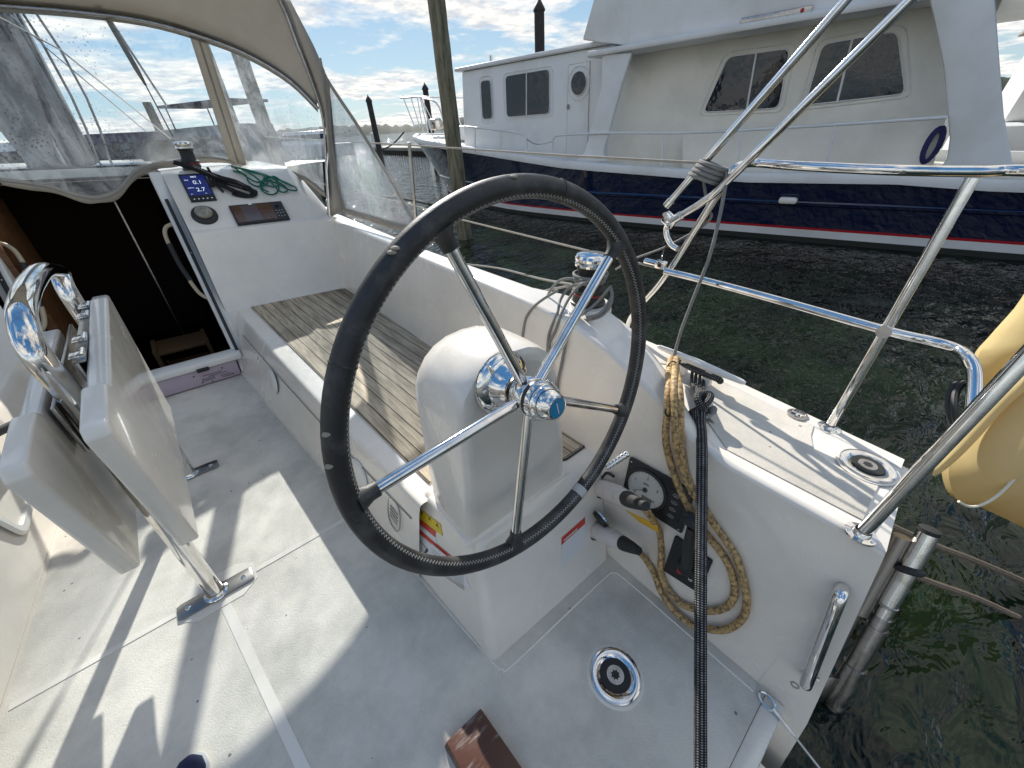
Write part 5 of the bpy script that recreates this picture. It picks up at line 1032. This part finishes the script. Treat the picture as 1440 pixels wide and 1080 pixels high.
# ---- boarding ladder at the transom
ld = thing('boarding_ladder', b(1165, 1010, Y=-.36), 'folded telescopic steel boarding ladder strapped outside the transom', 'ladder')
La, Lb = bd(1308, 745, 1.36), bd(1170, 985, 1.62); ax = (Lb - La); n_ax = ax.normalized(); sdv = n_ax.cross(CF).normalized(); dep = CF
def seg_(u0, u1, r, off=0, m_=chrome, nm='telescopic_tube', od=0, coll=True):
    p, q = La + ax * u0 + sdv * off + dep * od, La + ax * u1 + sdv * off + dep * od; m = MB(); m.tube([p, q], r, 20); o = m.done(nm, m_, ld)
    if coll: m = MB(); m.tube([q - n_ax * .012, q - n_ax * .009, q - n_ax * .003, q], [r, r * 1.10, r * 1.10, r], 20); m.done('tube_collar', steel, o)
seg_(.0, .40, .030); seg_(.38, .48, .026, .006); seg_(.46, .54, .029, .008, steel); seg_(.52, .78, .033, .010, steel); seg_(.76, 1.12, .038, .012, steel)
seg_(.06, .48, .026, -.045, dsteel, 'second_tube', .03, False); seg_(.30, .98, .022, -.055, dsteel, 'second_tube', .04, False)
m = MB(); m.lathe(La, -n_ax, [(.0305, -.012), (.0305, .003), (.024, .006), (0, .006)], 22); m.done('end_cap', rubber, ld); m = MB(); q = La + ax * .40; m.lathe(q, n_ax, [(.024, 0), (.022, .003), (.012, .004), (.010, -.004), (0, -.004)], 20); m.done('end_plug', rubber, ld)
m = MB(); q = La + ax * .20; m.tube([q + sdv * .036 * math.cos(a) + dep * .036 * math.sin(a) * 1.0 + n_ax * .0 for a in [math.tau * k / 20 for k in range(20)]], .012, 8, closed=True); m.done('ladder_strap', rubber, ld)
m = MB(); q = La + ax * .86; m.hexa([q + sdv * -.02 + dep * .05, q + ax * .2 + sdv * -.03 + dep * .05, q + ax * .2 + sdv * -.09 + dep * .05, q + sdv * -.06 + dep * .05], [q + sdv * -.02, q + ax * .2 + sdv * -.03, q + ax * .2 + sdv * -.09, q + sdv * -.06], bevel=.003); m.done('ladder_bracket', dsteel, ld)
# ---- tan canvas dodger-bag outboard of the stern rail
tc_ = thing('canvas_cover', b(1400, 640, Y=-.30), 'large tan canvas cover with white piping hanging outboard of the stern rail', 'canvas cover')
def bag(outl, dn, df, m_, nm, par, puff=.05, k0=.0):
    c = sum(outl, V()) / len(outl); n = len(outl); m = MB(); rows = []
    for t_, h_ in ((0, 1), (.35, .96), (.62, .82), (.82, .56), (.94, .28), (1, 0), (.94, -.28), (.8, -.5), (.5, -.7), (0, -.8)):
        rows.append([c.lerp(p, t_) - CF * (puff * h_) for i, p in enumerate(outl)])
    m.grid(rows, closed=True); bmesh.ops.remove_doubles(m.bm, verts=m.bm.verts, dist=1e-5); return m.done(nm, m_, par)
dB = 1.75
low_ = [bd(x, y, dB) for x, y in ((1340, 640), (1334, 665), (1340, 692), (1352, 707), (1380, 714), (1440, 742), (1540, 790), (1600, 640), (1560, 480), (1440, 520), (1400, 560), (1362, 605))]
bag(spline(low_, 4, True), None, None, tan, 'lower_roll', tc_, .16)
up_ = [bd(x, y, dB + .25) for x, y in ((1374, 505), (1400, 470), (1440, 425), (1520, 330), (1600, 420), (1500, 560), (1420, 600), (1380, 560))]
bag(spline(up_, 4, True), None, None, tan, 'upper_fold', tc_, .12)
fl_ = [bd(x, y, dB - .05) for x, y in ((1312, 664), (1318, 668), (1345, 646), (1400, 585), (1440, 545), (1500, 490), (1490, 470), (1436, 528), (1385, 580), (1335, 636))]
bag(spline(fl_, 4, True), None, None, tan, 'narrow_flap', tc_, .02)
m = MB(); m.tube([bd(x, y, dB - .13) for x, y in ((1348, 705), (1362, 712), (1380, 710), (1405, 695), (1440, 660), (1500, 610))], .0055, 8, 6); m.done('white_piping', tansh, tc_)
# ================================================================== THE HARBOUR (level frame)
WZ = -.5
m = MB(); rr_ = [0.0]
rad = [.5, 2, 5, 10, 20, 50, 120, 300, 800, 2500]
rows = [[V((r_ * math.cos(a), r_ * math.sin(a), WZ)) for a in [math.tau * k / 48 for k in range(48)]] for r_ in rad]
m.grid(rows, closed=True); m.poly(rows[0]); o = m.done('water', water, smooth=False, boat=False, origin=(0, 0, WZ)); tag(o, kind='structure')
# low wooded shore
m = MB(); rb_ = random.Random(2)
rows = [[], [], []]
for k in range(420):
    a = R(-80 + 160 * k / 419 * 1.0); d = 620 + 60 * math.sin(k * .05); h_ = 5 + 6 * abs(math.sin(k * .045)) + rb_.uniform(0, 3.5)
    for j, (dd, hh_) in enumerate(((-20, -1), (0, h_ * .7), (14, h_))): rows[j].append(V(((d + dd) * math.sin(a + .5), (d + dd) * math.cos(a + .5), WZ + hh_)))
m.grid(rows, smooth=False); tag(m.done('far_wooded_shore', treeg, boat=False), kind='stuff')
# ---- trawler yacht
TB0 = V((9.0, 14.35, 0)); TA = V((.156, -.988, 0)).normalized(); TN = V((TA.y, -TA.x, 0))
def tw(s, h_, z): return TB0 + TA * s + TN * h_ + V((0, 0, z))
def tp(x, y, hb): return e(x, y, P=(TB0 + TN * hb, TN))
tr = thing('trawler_yacht', tw(6, 0, WZ), 'large trawler yacht with navy hull, red and white waterline stripes and white cabin', 'motor yacht', boat=False)
HB = [(0, 0, .0), (.6, .42, .9), (1.5, .95, 1.5), (3, 1.72, 2.05), (5.3, 2.30, 2.45), (8, 2.42, 2.55), (10.2, 2.34, 2.5), (12.5, 2.2, 2.38), (14.8, 2.02, 2.2), (16.8, 1.85, 2.0)]
SHZ = [(-1.35, 1.62), (-.6, 1.50), (.6, 1.36), (1.5, 1.26), (3, 1.10), (4.6, .99), (7, .76), (9.8, .62), (10.8, .57), (13.2, .59), (14.2, .51), (16.8, .50)]
levels = [(WZ - .3, 'b'), (WZ + .09, 'b'), (WZ + .09, 'w'), (WZ + .215, 'w'), (WZ + .215, 'r'), (WZ + .255, 'r'), (WZ + .255, 'n'), (0.12, 'n'), (.17, 'n'), (.18, 'n'), (9, 'n')]
def hullpt(s, z):
    hw_, hg = interp(HB, s); (zg,) = interp(SHZ, s)
    if z > 8: z = zg
    t = max(0, (z - WZ) / (zg - WZ)); h_ = hw_ + (hg - hw_) * t ** 1.3
    rake = -1.35 * max(0, 1 - s / 3.0) * t; bulge = .025 if .1 < z < .175 else 0
    return s + rake, max(0, h_) + bulge, z
SS = [0, .2, .5, 1, 1.6, 2.3, 3, 4, 5, 6, 7, 8, 9, 10, 11, 12, 13, 14, 15, 16, 16.8]
for sg in (1, -1):
    for key, mm, nm in (('b', antif, 'bottom_paint'), ('w', tw_white, 'white_boot_stripe'), ('r', red, 'red_stripe'), ('n', navy, 'navy_hull')):
        zs = [z for z, k in levels if k == key]; m = MB()
        if key == 'n': zs = [WZ + .255, -.1, .0, .10, .12, .165, .19, .35, .6, 9] 
        m.grid([[tw(hullpt(s, min(z, interp(SHZ, s)[0]) if z < 8 else 9)[0], sg * hullpt(s, min(z, interp(SHZ, s)[0]) if z < 8 else 9)[1], hullpt(s, min(z, interp(SHZ, s)[0]) if z < 8 else 9)[2]) for z in zs] for s in SS]); m.done(nm, mm, tr)
    m = MB(); rows = []
    for s in SS:
        a, h_, z = hullpt(s, 9); rows.append([tw(a, sg * (h_ + .04), z - .10), tw(a, sg * (h_ + .05), z + .0), tw(a, sg * (h_ + .03), z + .045), tw(a, sg * max(0, h_ - .16), z + .045), tw(a, sg * max(0, h_ - .17), z - .18)])
    m.grid(rows); m.done('cap_rail', tw_white, tr)
m = MB(); m.poly([tw(16.8, h_, z) for h_, z in ((2.0, .5), (1.85, -.8), (-1.85, -.8), (-2.0, .5))]); m.done('transom', navy, tr)
m = MB(); m.grid([[tw(hullpt(s, 9)[0], k * (hullpt(s, 9)[1] - .15), hullpt(s, 9)[2] - (.03 if s < 4.2 else .16) + .05 * (1 - k * k)) for k in (-1, -.5, 0, .5, 1)] for s in SS]); m.done('deck', tw_cream, tr)
HC = 1.6
def wallquad(pts, hb, th, m_, nm, par=tr, bevel=0): m = MB(); m.poly([tp(x, y, hb) for x, y in pts], -TN * th, bevel=bevel); return m.done(nm, m_, par)
def cab(s0, s1, z0, z1, hb, m_, nm, rake0=0, bev=.05):
    m = MB(); m.hexa([tw(s0, -hb, z0), tw(s0, hb, z0), tw(s1, hb, z0), tw(s1, -hb, z0)], [tw(s0 + rake0, -hb, z1), tw(s0 + rake0, hb, z1), tw(s1, hb, z1), tw(s1, -hb, z1)], bevel=bev, seg=2); return m.done(nm, m_, tr)
cab(2.75, 7.7, .35, 2.84, HC, tw_white, 'pilothouse', .3)
rf = cab(2.85, 7.75, 2.842, 2.93, HC + .08, tw_white, 'pilothouse_roof', .0, .03)
cab(7.65, 13.25, .30, 2.62, HC, tw_cream, 'saloon', 0, .03)
def window(pts, hb, nm='window', split=None, oval=False):
    P_ = [tp(x, y, hb) for x, y in pts]; c = sum(P_, V()) / len(P_); n = len(P_); rd_ = []
    if oval: rd_ = [c + TA * ((P_[1] - P_[0]).length * .5 * math.cos(a)) + V((0, 0, (P_[3] - P_[0]).length * .5 * math.sin(a))) for a in [math.tau * k / 28 for k in range(28)]]
    else:
        for i in range(n):
            p, a, c_ = P_[i], P_[i - 1], P_[(i + 1) % n]; r_ = .11; d1, d2 = (a - p).normalized() * r_, (c_ - p).normalized() * r_
            for k in range(6): t = k / 5; rd_.append((p + d1) * (1 - t) ** 2 + p * 2 * t * (1 - t) + (p + d2) * t * t)
    m = MB(); m.poly([c + (q - c) * 1.0 + TN * .008 for q in rd_], TN * .006); w_ = m.done(nm, glassd, tr)
    m = MB(); m.tube([q + TN * .012 for q in rd_], .008, 8, closed=True); m.done('window_frame', tw_white, w_)
    m = MB(); big = [c + (q - c) * (1 + .09 / max(.2, (q - c).length)) + TN * .004 for q in rd_]; m.tube(big, .006, 6, closed=True)
    for k in range(0, len(big), 5): m.ball(big[k] + TN * .004, .014, seg=6)
    m.done('fastening_flange', tw_white, w_)
    if split: m = MB(); q0, q1 = [tp(x, y, hb) for x, y in split]; m.tube([q0 + TN * .018, q1 + TN * .018], .017, 8); m.done('window_bar', tw_white, w_)
window([(676, 114), (690, 112), (693, 167), (679, 168)], HC + .01); window([(711, 107), (773, 97), (773, 160), (713, 165)], HC + .01, split=((741, 103), (741, 163)))
window([(803, 100), (825, 100), (825, 134), (803, 134)], HC + .03, 'porthole', oval=True)
dr = [(800, 92), (830, 86), (826, 219), (797, 221)]; m = MB(); P_ = [tp(x, y, HC) for x, y in dr]; m.poly([p + TN * .004 for p in P_], TN * .016, bevel=.004); door = m.done('side_door', tw_white, tr)
m = MB(); P_ = [p + TN * .006 for p in P_]; m.tube(P_ + [P_[0]], .012, 6); m.ball(tp(800, 150, HC) + TN * .04, .035, (1, 1, 1.6), seg=8); m.done('door_trim_and_lock', hatchg, door)
window([(1024, 80), (1111, 68), (1095, 152), (989, 158)], HC + .01, split=((1064, 74), (1050, 156))); window([(1157, 62), (1262, 44), (1273, 132), (1132, 148)], HC + .01, split=((1199, 55), (1177, 145)))
wallquad([(840, 80), (1000, 51), (1150, 25), (1300, -2), (1320, -6), (1320, -14), (1300, -10), (1150, 17), (1000, 45), (838, 76)], 2.32, .0, tw_white, 'x') if False else None
# boat-deck overhang and flying bridge
m = MB(); m.hexa([tw(7.45, -2.35, 2.60), tw(7.45, 2.35, 2.60), tw(15.8, 2.2, 2.62), tw(15.8, -2.2, 2.62)], [tw(7.45, -2.35, 2.70), tw(7.45, 2.35, 2.70), tw(15.8, 2.2, 2.72), tw(15.8, -2.2, 2.72)], bevel=.03); m.done('boat_deck', tw_white, tr)
m = MB(); m.hexa([tw(7.15, -2.05, 2.935), tw(7.15, 2.05, 2.935), tw(8.2, 2.05, 2.71), tw(8.2, -2.05, 2.71)], [tw(7.7, -2.0, 4.4), tw(7.7, 2.0, 4.4), tw(8.2, 2.0, 4.4), tw(8.2, -2.0, 4.4)], bevel=.03)
m.hexa([tw(8.19, -2.05, 2.71), tw(8.19, 2.05, 2.71), tw(15, 2.05, 2.73), tw(15, -2.05, 2.73)], [tw(8.19, -2.0, 4.4), tw(8.19, 2.0, 4.4), tw(15, 2.0, 4.2), tw(15, -2.0, 4.2)], bevel=.02); m.done('flying_bridge', tw_white, tr)
vb = tp(1092, 25, 2.06); m = MB(); m.box(tw(10.68, 2.06, 2.755), (.05, .98, .10), rot=Matrix((TN, TA, V((0, 0, 1)))).transposed(), bevel=.01); vb_ = m.done('long_name_board', steel, tr)
m = MB(); m.ball(tw(11.05, 2.10, 2.76), .028, seg=8); m.done('red_light', red, vb_)
# pillars
def pillar(q_in, hb, th): m = MB(); m.poly([tp(x, y, hb) for x, y in q_in], -TN * th, bevel=.03); m.done('deck_pillar', tw_white, tr)
pillar([(846, 76), (888, 74), (874, 120), (848, 215), (852, 228), (808, 229), (822, 214), (846, 120)], 2.28, .10)
pillar([(1300, -30), (1398, -30), (1404, 60), (1412, 160), (1424, 228), (1432, 246), (1312, 250), (1332, 225), (1336, 195), (1328, 100), (1312, 20)], 2.25, .12)
# bulwark panel behind the after rail
wallquad([(960, 189), (1330, 167), (1308, 250), (960, 240)], 1.9, .03, tw_cream, 'weather_board')
# rails
def rail(pts, hb, r=.022, nm='deck_rail'): m = MB(); m.tube([tp(x, y, hb) for x, y in pts], r, 8, 3); o = m.done(nm, tw_white, tr); return o
r_ = rail([(655, 178), (700, 183), (732, 188), (740, 195), (741, 218)], 2.28); 
for x in (668, 704): rail([(x, 180 + (x - 668) * .1), (x, 214)], 2.28, .016, 'rail_stanchion')
rail([(777, 222), (777, 200), (781, 192), (792, 190), (860, 187), (960, 187), (1100, 180), (1332, 165)], 2.3)
for xa, ya, xb, yb in ((933, 187, 930, 232), (1042, 184, 1038, 238), (1175, 176, 1160, 240)): rail([(xa, ya), (xb, yb)], 2.3, .018, 'rail_stanchion')
m = MB(); m.tube([tp(741, 196, 2.28), tp(755, 203, 2.28), tp(777, 199, 2.28)], .012, 6, 4); m.done('safety_chain', steel, tr)
m = MB(); m.box(tp(1108, 282, 2.42) , (.10, .28, .11), rot=Matrix((TN, TA, V((0, 0, 1)))).transposed(), bevel=.04); m.done('hull_outlet', tw_cream, tr)
# bow: pulpit rails, windlass, hatch
m = MB()
def hb_(s): return max(.02, hullpt(max(0, s), 9)[1] - .12)
for sg in (1, -1):
    top_ = [tw(-1.75, .18 * sg, 2.60)] + [tw(s, sg * (hb_(s + .4) + .05), 2.60 - .10 * (s + 1.2)) for s in (-.9, 0, .9, 1.6)] + [tw(2.0, sg * hb_(2.2), 2.1), tw(2.25, sg * hb_(2.3), 1.25)]
    m.tube(top_, .024, 8, 3)
    for s in (-1.5, -.8, .1, 1.0): m.tube([tw(s - .1, sg * (.18 if s < -1 else hb_(s + .4) + .05), 2.62 - .10 * (s + 1.2)), tw(s + .25, sg * (.12 if s < -1 else hb_(max(.3, s + .6))), interp(SHZ, s)[0] + .02)], .02, 8)
m.tube([tw(-1.75, .18, 2.60), tw(-1.85, 0, 2.60), tw(-1.75, -.18, 2.60)], .024, 8, 3); m.done('bow_rail', tw_white, tr)
m = MB(); m.box(tw(-.2, 0, 1.72), (.30, .45, .34), bevel=.05); m.tube([tw(-.2, -.3, 1.68), tw(-.2, .3, 1.68)], .12, 14); m.done('windlass', steel, tr)
m = MB(); m.hexa([tw(1.2, -.75, 1.3), tw(1.2, .75, 1.3), tw(2.7, .95, 1.15), tw(2.7, -.95, 1.15)], [tw(1.3, -.68, 1.62), tw(1.3, .68, 1.62), tw(2.7, .9, 1.62), tw(2.7, -.9, 1.62)], bevel=.04); m.done('forward_trunk', tw_white, tr)
m = MB(); m.tube([tw(3.0, .3, 2.9), tw(3.0, .3, 3.25)], .04, 10); m.done('horn_post', steel, tr)
bc = thing('blue_rope_coil', tp(1325, 200, 2.0), 'coil of blue rope hanging behind the after pillar of the trawler yacht', 'rope', boat=False)
m = MB(); q = tp(1327, 205, 1.98)
for k in range(6): m.tube([q + TA * ((.05 + .010 * k) * math.cos(a) - .12) + V((0, 0, (.19 + .012 * k) * math.sin(a))) - TN * .02 * k for a in [math.tau * j / 18 for j in range(18)]], .014, 6, closed=True)
m.done('rope_turns', bluer, bc)
# another white motor boat beyond, at the right edge
ob = thing('motor_cruiser', tw(19, -2.6, WZ), 'white motor cruiser with dark window band beyond the trawler yacht, right edge', 'motor boat', boat=False)
def blk(s0, s1, z0, z1, h0, h1, m_, nm, bev=.08): m = MB(); m.hexa([tw(s0, h0, z0), tw(s0, h1, z0), tw(s1, h1, z0), tw(s1, h0, z0)], [tw(s0 + .1, h0, z1), tw(s0 + .1, h1, z1), tw(s1 - .1, h1, z1), tw(s1 - .1, h0, z1)], bevel=bev); return m.done(nm, m_, ob)
blk(13.8, 22, WZ - .2, 1.0, -6.5, -3.0, tw_white, 'cruiser_hull', .2); blk(14.4, 21, 1.0, 2.35, -6.2, -3.3, tw_white, 'cruiser_cabin'); blk(14.8, 20.6, 1.15, 1.5, -6.0, -3.27, glassd, 'cabin_window', .01); blk(14.2, 21.4, 2.62, 2.8, -6.4, -3.1, canvas, 'cruiser_canopy', .05); blk(14.7, 20.8, 2.35, 2.62, -6.1, -3.4, glassd, 'upper_window', .01)
# aft mooring cover of the trawler cockpit coaming (right of the pillar)
# ---- piles
def pile(base, r, h_, m_, lab, grp=None, lean=(0, 0), cap=False):
    o = thing('mooring_pile', V((base.x, base.y, WZ)), lab, 'pile', grp, boat=False) if cap else None
    m = MB(); rows = []; rb_ = random.Random(int(base.x * 10)); nz = 26
    for k in range(nz + 1):
        z = WZ - 1 + (h_ + 1) * k / nz; rows.append([V((base.x + lean[0] * (z - WZ) + (r * (1.06 - .12 * k / nz) + rb_.uniform(-.006, .006)) * math.cos(a), base.y + lean[1] * (z - WZ) + (r * (1.06 - .12 * k / nz) + rb_.uniform(-.006, .006)) * math.sin(a), z)) for a in [math.tau * j / 22 for j in range(22)]])
    m.grid(rows, closed=True); m.poly(rows[-1])
    if cap: 
        m.done('pile_shaft', m_, o); m = MB(); m.lathe((base.x + lean[0] * h_, base.y + lean[1] * h_, WZ + h_), (0, 0, 1), [(r * 1.12, -.05), (r * 1.12, .02), (0, r * 1.9)], 20); m.done('pointed_cap', m_, o); return o
    return tag(m.done('mooring_pile', m_, boat=False), lab, 'pile', grp)
pile(e(654, 335, Z=WZ), .155, 5.2, pine, 'thick weathered green-brown wooden pile between the two boats')
G_ = 'dark piles with pointed caps beyond the boats'
q = e(759, 75, Y=19.0); pile(V((q.x, q.y, 0)), .27, e(758, 14, Y=19.0).z - WZ, pilem, 'thick dark pile with pointed cap rising above the trawler cabin roof', G_, cap=True)
q = e(532, 204, Y=27.0); pile(V((q.x, q.y, 0)), .17, e(519, 142, Y=27.0).z - WZ, pilem, 'slim dark pile at the end of the dock, left of the trawler bow', G_, cap=True)
q = e(603, 160, Y=23.0); pile(V((q.x, q.y, 0)), .16, e(596, 125, Y=23.0).z - WZ, pilem, 'slim dark pile behind the trawler bow rail', G_, cap=True)
# ---- dock
dk = thing('dock', e(560, 218, Y=24), 'low timber dock with dark piles under it, beyond the trawler bow', 'dock', boat=False)
d0, d1 = e(522, 207, Z=.15), e(668, 209, Z=.15); dv = (d1 - d0).normalized(); dn_ = V((-dv.y, dv.x, 0)); d0 = d0 - dv * .5
m = MB(); m.hexa([d0, d0 + dv * 16, d0 + dv * 16 + dn_ * 2.2, d0 + dn_ * 2.2], [p - V((0, 0, .28)) for p in (d0, d0 + dv * 16, d0 + dv * 16 + dn_ * 2.2, d0 + dn_ * 2.2)], bevel=.02); m.done('dock_deck', concrete, dk)
for k in range(26):
    m = MB(); p = d0 + dv * (.2 + .6 * k) + dn_ * .12; m.tube([V((p.x, p.y, WZ - .5)), V((p.x, p.y, -.15))], .14, 10); m.done('dock_pile', dockd, dk)
m = MB(); p = d0 + dn_ * .5; m.hexa([V((q_.x, q_.y, WZ)) for q_ in (p, p + dv * 15, p + dv * 15 + dn_ * .2, p + dn_ * .2)], [V((q_.x, q_.y, -.14)) for q_ in (p, p + dv * 15, p + dv * 15 + dn_ * .2, p + dn_ * .2)]); m.done('dock_skirt', dockd, dk)
p = d0 + dv * .1 + dn_ * .9; bx = thing('dock_box', V((p.x, p.y, .15)), 'pale grey pillar-like box standing on the end of the dock', 'dock box', boat=False)
m = MB(); m.lathe((p.x, p.y, .15), (0, 0, 1), [(.52, 0), (.52, 1.25), (.55, 1.25), (.55, 1.36), (.48, 1.42), (0, 1.44)], 24); m.done('box_body', tw_white, bx)
m = MB(); m.tube([e(534, 212, Y=24), e(552, 203, Y=23), e(568, 186, Y=21)], .035, 8, 4); tag(m.done('bow_line', rubber, boat=False), 'dark mooring line from the dock to the trawler bow', 'rope')
# ---- stern lines over the water at the right
for pts, lab in ((((1250, 738), (1310, 765), (1375, 790), (1450, 822), (1560, 870)), 'upper of two brown mooring lines over the water behind the ladder'), (((1235, 785), (1300, 815), (1375, 842), (1450, 877), (1560, 930)), 'lower of two brown mooring lines over the water behind the ladder')):
    m = MB(); m.tube([bd(x, y, 1.66 + .07 * i) for i, (x, y) in enumerate(pts)], .014, 10, 5)
    tag(m.done('stern_line', ropemat('stern_line_rope_%d' % len(lab), (.14, .10, .065), (.42, .33, .24), 4, 60, .3)), lab, 'rope', 'brown mooring lines at the stern')
m = MB(); m.tube([b(525, 275, X=1.9), b(580, 282, X=2.2), b(620, 292, X=2.6), e(645, 296, X=4.4)], .012, 8, 4); tag(m.done('spring_line', rubber), 'thin dark mooring line running out low over the water to the wooden pile', 'rope')
# ---- boats moored ahead, seen blurred through the spray hood windows
def farboat(x, y, Yd, L_, hd, m_h, lab, flyb=True, cm=None):
    p = e(x, y, Y=Yd); o = thing('moored_boat', V((p.x, p.y, WZ)), lab, 'boat', 'boats moored ahead', boat=False); a = V((math.cos(hd), math.sin(hd), 0)); s_ = V((-a.y, a.x, 0)); c = V((p.x, p.y, 0))
    def P_(u, v, z): return c + a * (u * L_) + s_ * (v * L_ * .15) + V((0, 0, z))
    m = MB(); rows = [[P_(u, v * k, z) for v, z in ((0, WZ - .2), (.8, WZ - .1), (1, .5), (1, h_), (0, h_ + .02))] for u, k, h_ in ((-.5, .8, .7), (-.2, 1, .75), (.2, .95, .9), (.4, .55, 1.15), (.5, .02, 1.35))]
    m.grid(rows); m.grid([[P_(0, 0, 0) + (q - P_(0, 0, 0)) - s_ * 2 * ((q - c).dot(s_)) for q in r] for r in rows]); m.poly(rows[0]); m.done('hull', m_h, o)
    m = MB(); m.hexa([P_(-.3, -.7, .7), P_(-.3, .7, .7), P_(.22, .6, .8), P_(.22, -.6, .8)], [P_(-.28, -.62, 2.2), P_(-.28, .62, 2.2), P_(.12, .5, 2.2), P_(.12, -.5, 2.2)], bevel=.06); cb3 = m.done('cabin', cm or tw_white, o)
    m = MB(); m.hexa([P_(-.26, -.72, 1.35), P_(-.26, .72, 1.35), P_(.19, .62, 1.35), P_(.19, -.62, 1.35)], [P_(-.26, -.68, 1.85), P_(-.26, .68, 1.85), P_(.17, .58, 1.85), P_(.17, -.58, 1.85)]); m.done('window', glassd, cb3)
    if flyb: m = MB(); m.hexa([P_(-.3, -.6, 2.9), P_(-.3, .6, 2.9), P_(.05, .6, 2.9), P_(.05, -.6, 2.9)], [P_(-.3, -.6, 3.0), P_(-.3, .6, 3.0), P_(.05, .6, 3.0), P_(.05, -.6, 3.0)], bevel=.03); [m.tube([P_(u, v, 2.15), P_(u, v, 2.95)], .03, 6) for u in (-.27, .02) for v in (-.55, .55)]; m.done('canopy', MATS['navy_suede'], o)
farboat(165, 205, 26, 9, R(200), navy, 'dark low boat seen blurred through the front window', False, MATS['navy_suede']); farboat(40, 215, 34, 12, R(20), tw_white, 'white motor boat seen through the left of the front window')
farboat(285, 190, 24, 11, R(120), MATS['shaded_steel'], 'grey boat with dark canopy seen blurred behind the canvas window post', True, MATS['grey_sail_cover']); farboat(420, 193, 60, 12, R(170), tw_white, 'distant white boat on the water seen through the corner window', False)
for (x, Yd, r_, ht, lab) in ((385, 13, .17, 5.0, 'grey wooden pile seen through the middle of the corner window'), (345, 20, .17, 5.5, 'wooden pile seen through the corner window beside the canvas post'), (240, 30, .2, 4.0, 'short pile seen through the front window near the winch')):
    p = e(x, 215, Y=Yd); pile(V((p.x, p.y, 0)), r_, ht, pine, lab, 'wooden piles ahead of the boat')
# ---- shores: turn every piece of the sailboat by her small heel
bpy.context.view_layer.update()
for o in BOAT: o.matrix_world = MB4 @ o.matrix_world
bpy.context.view_layer.update()
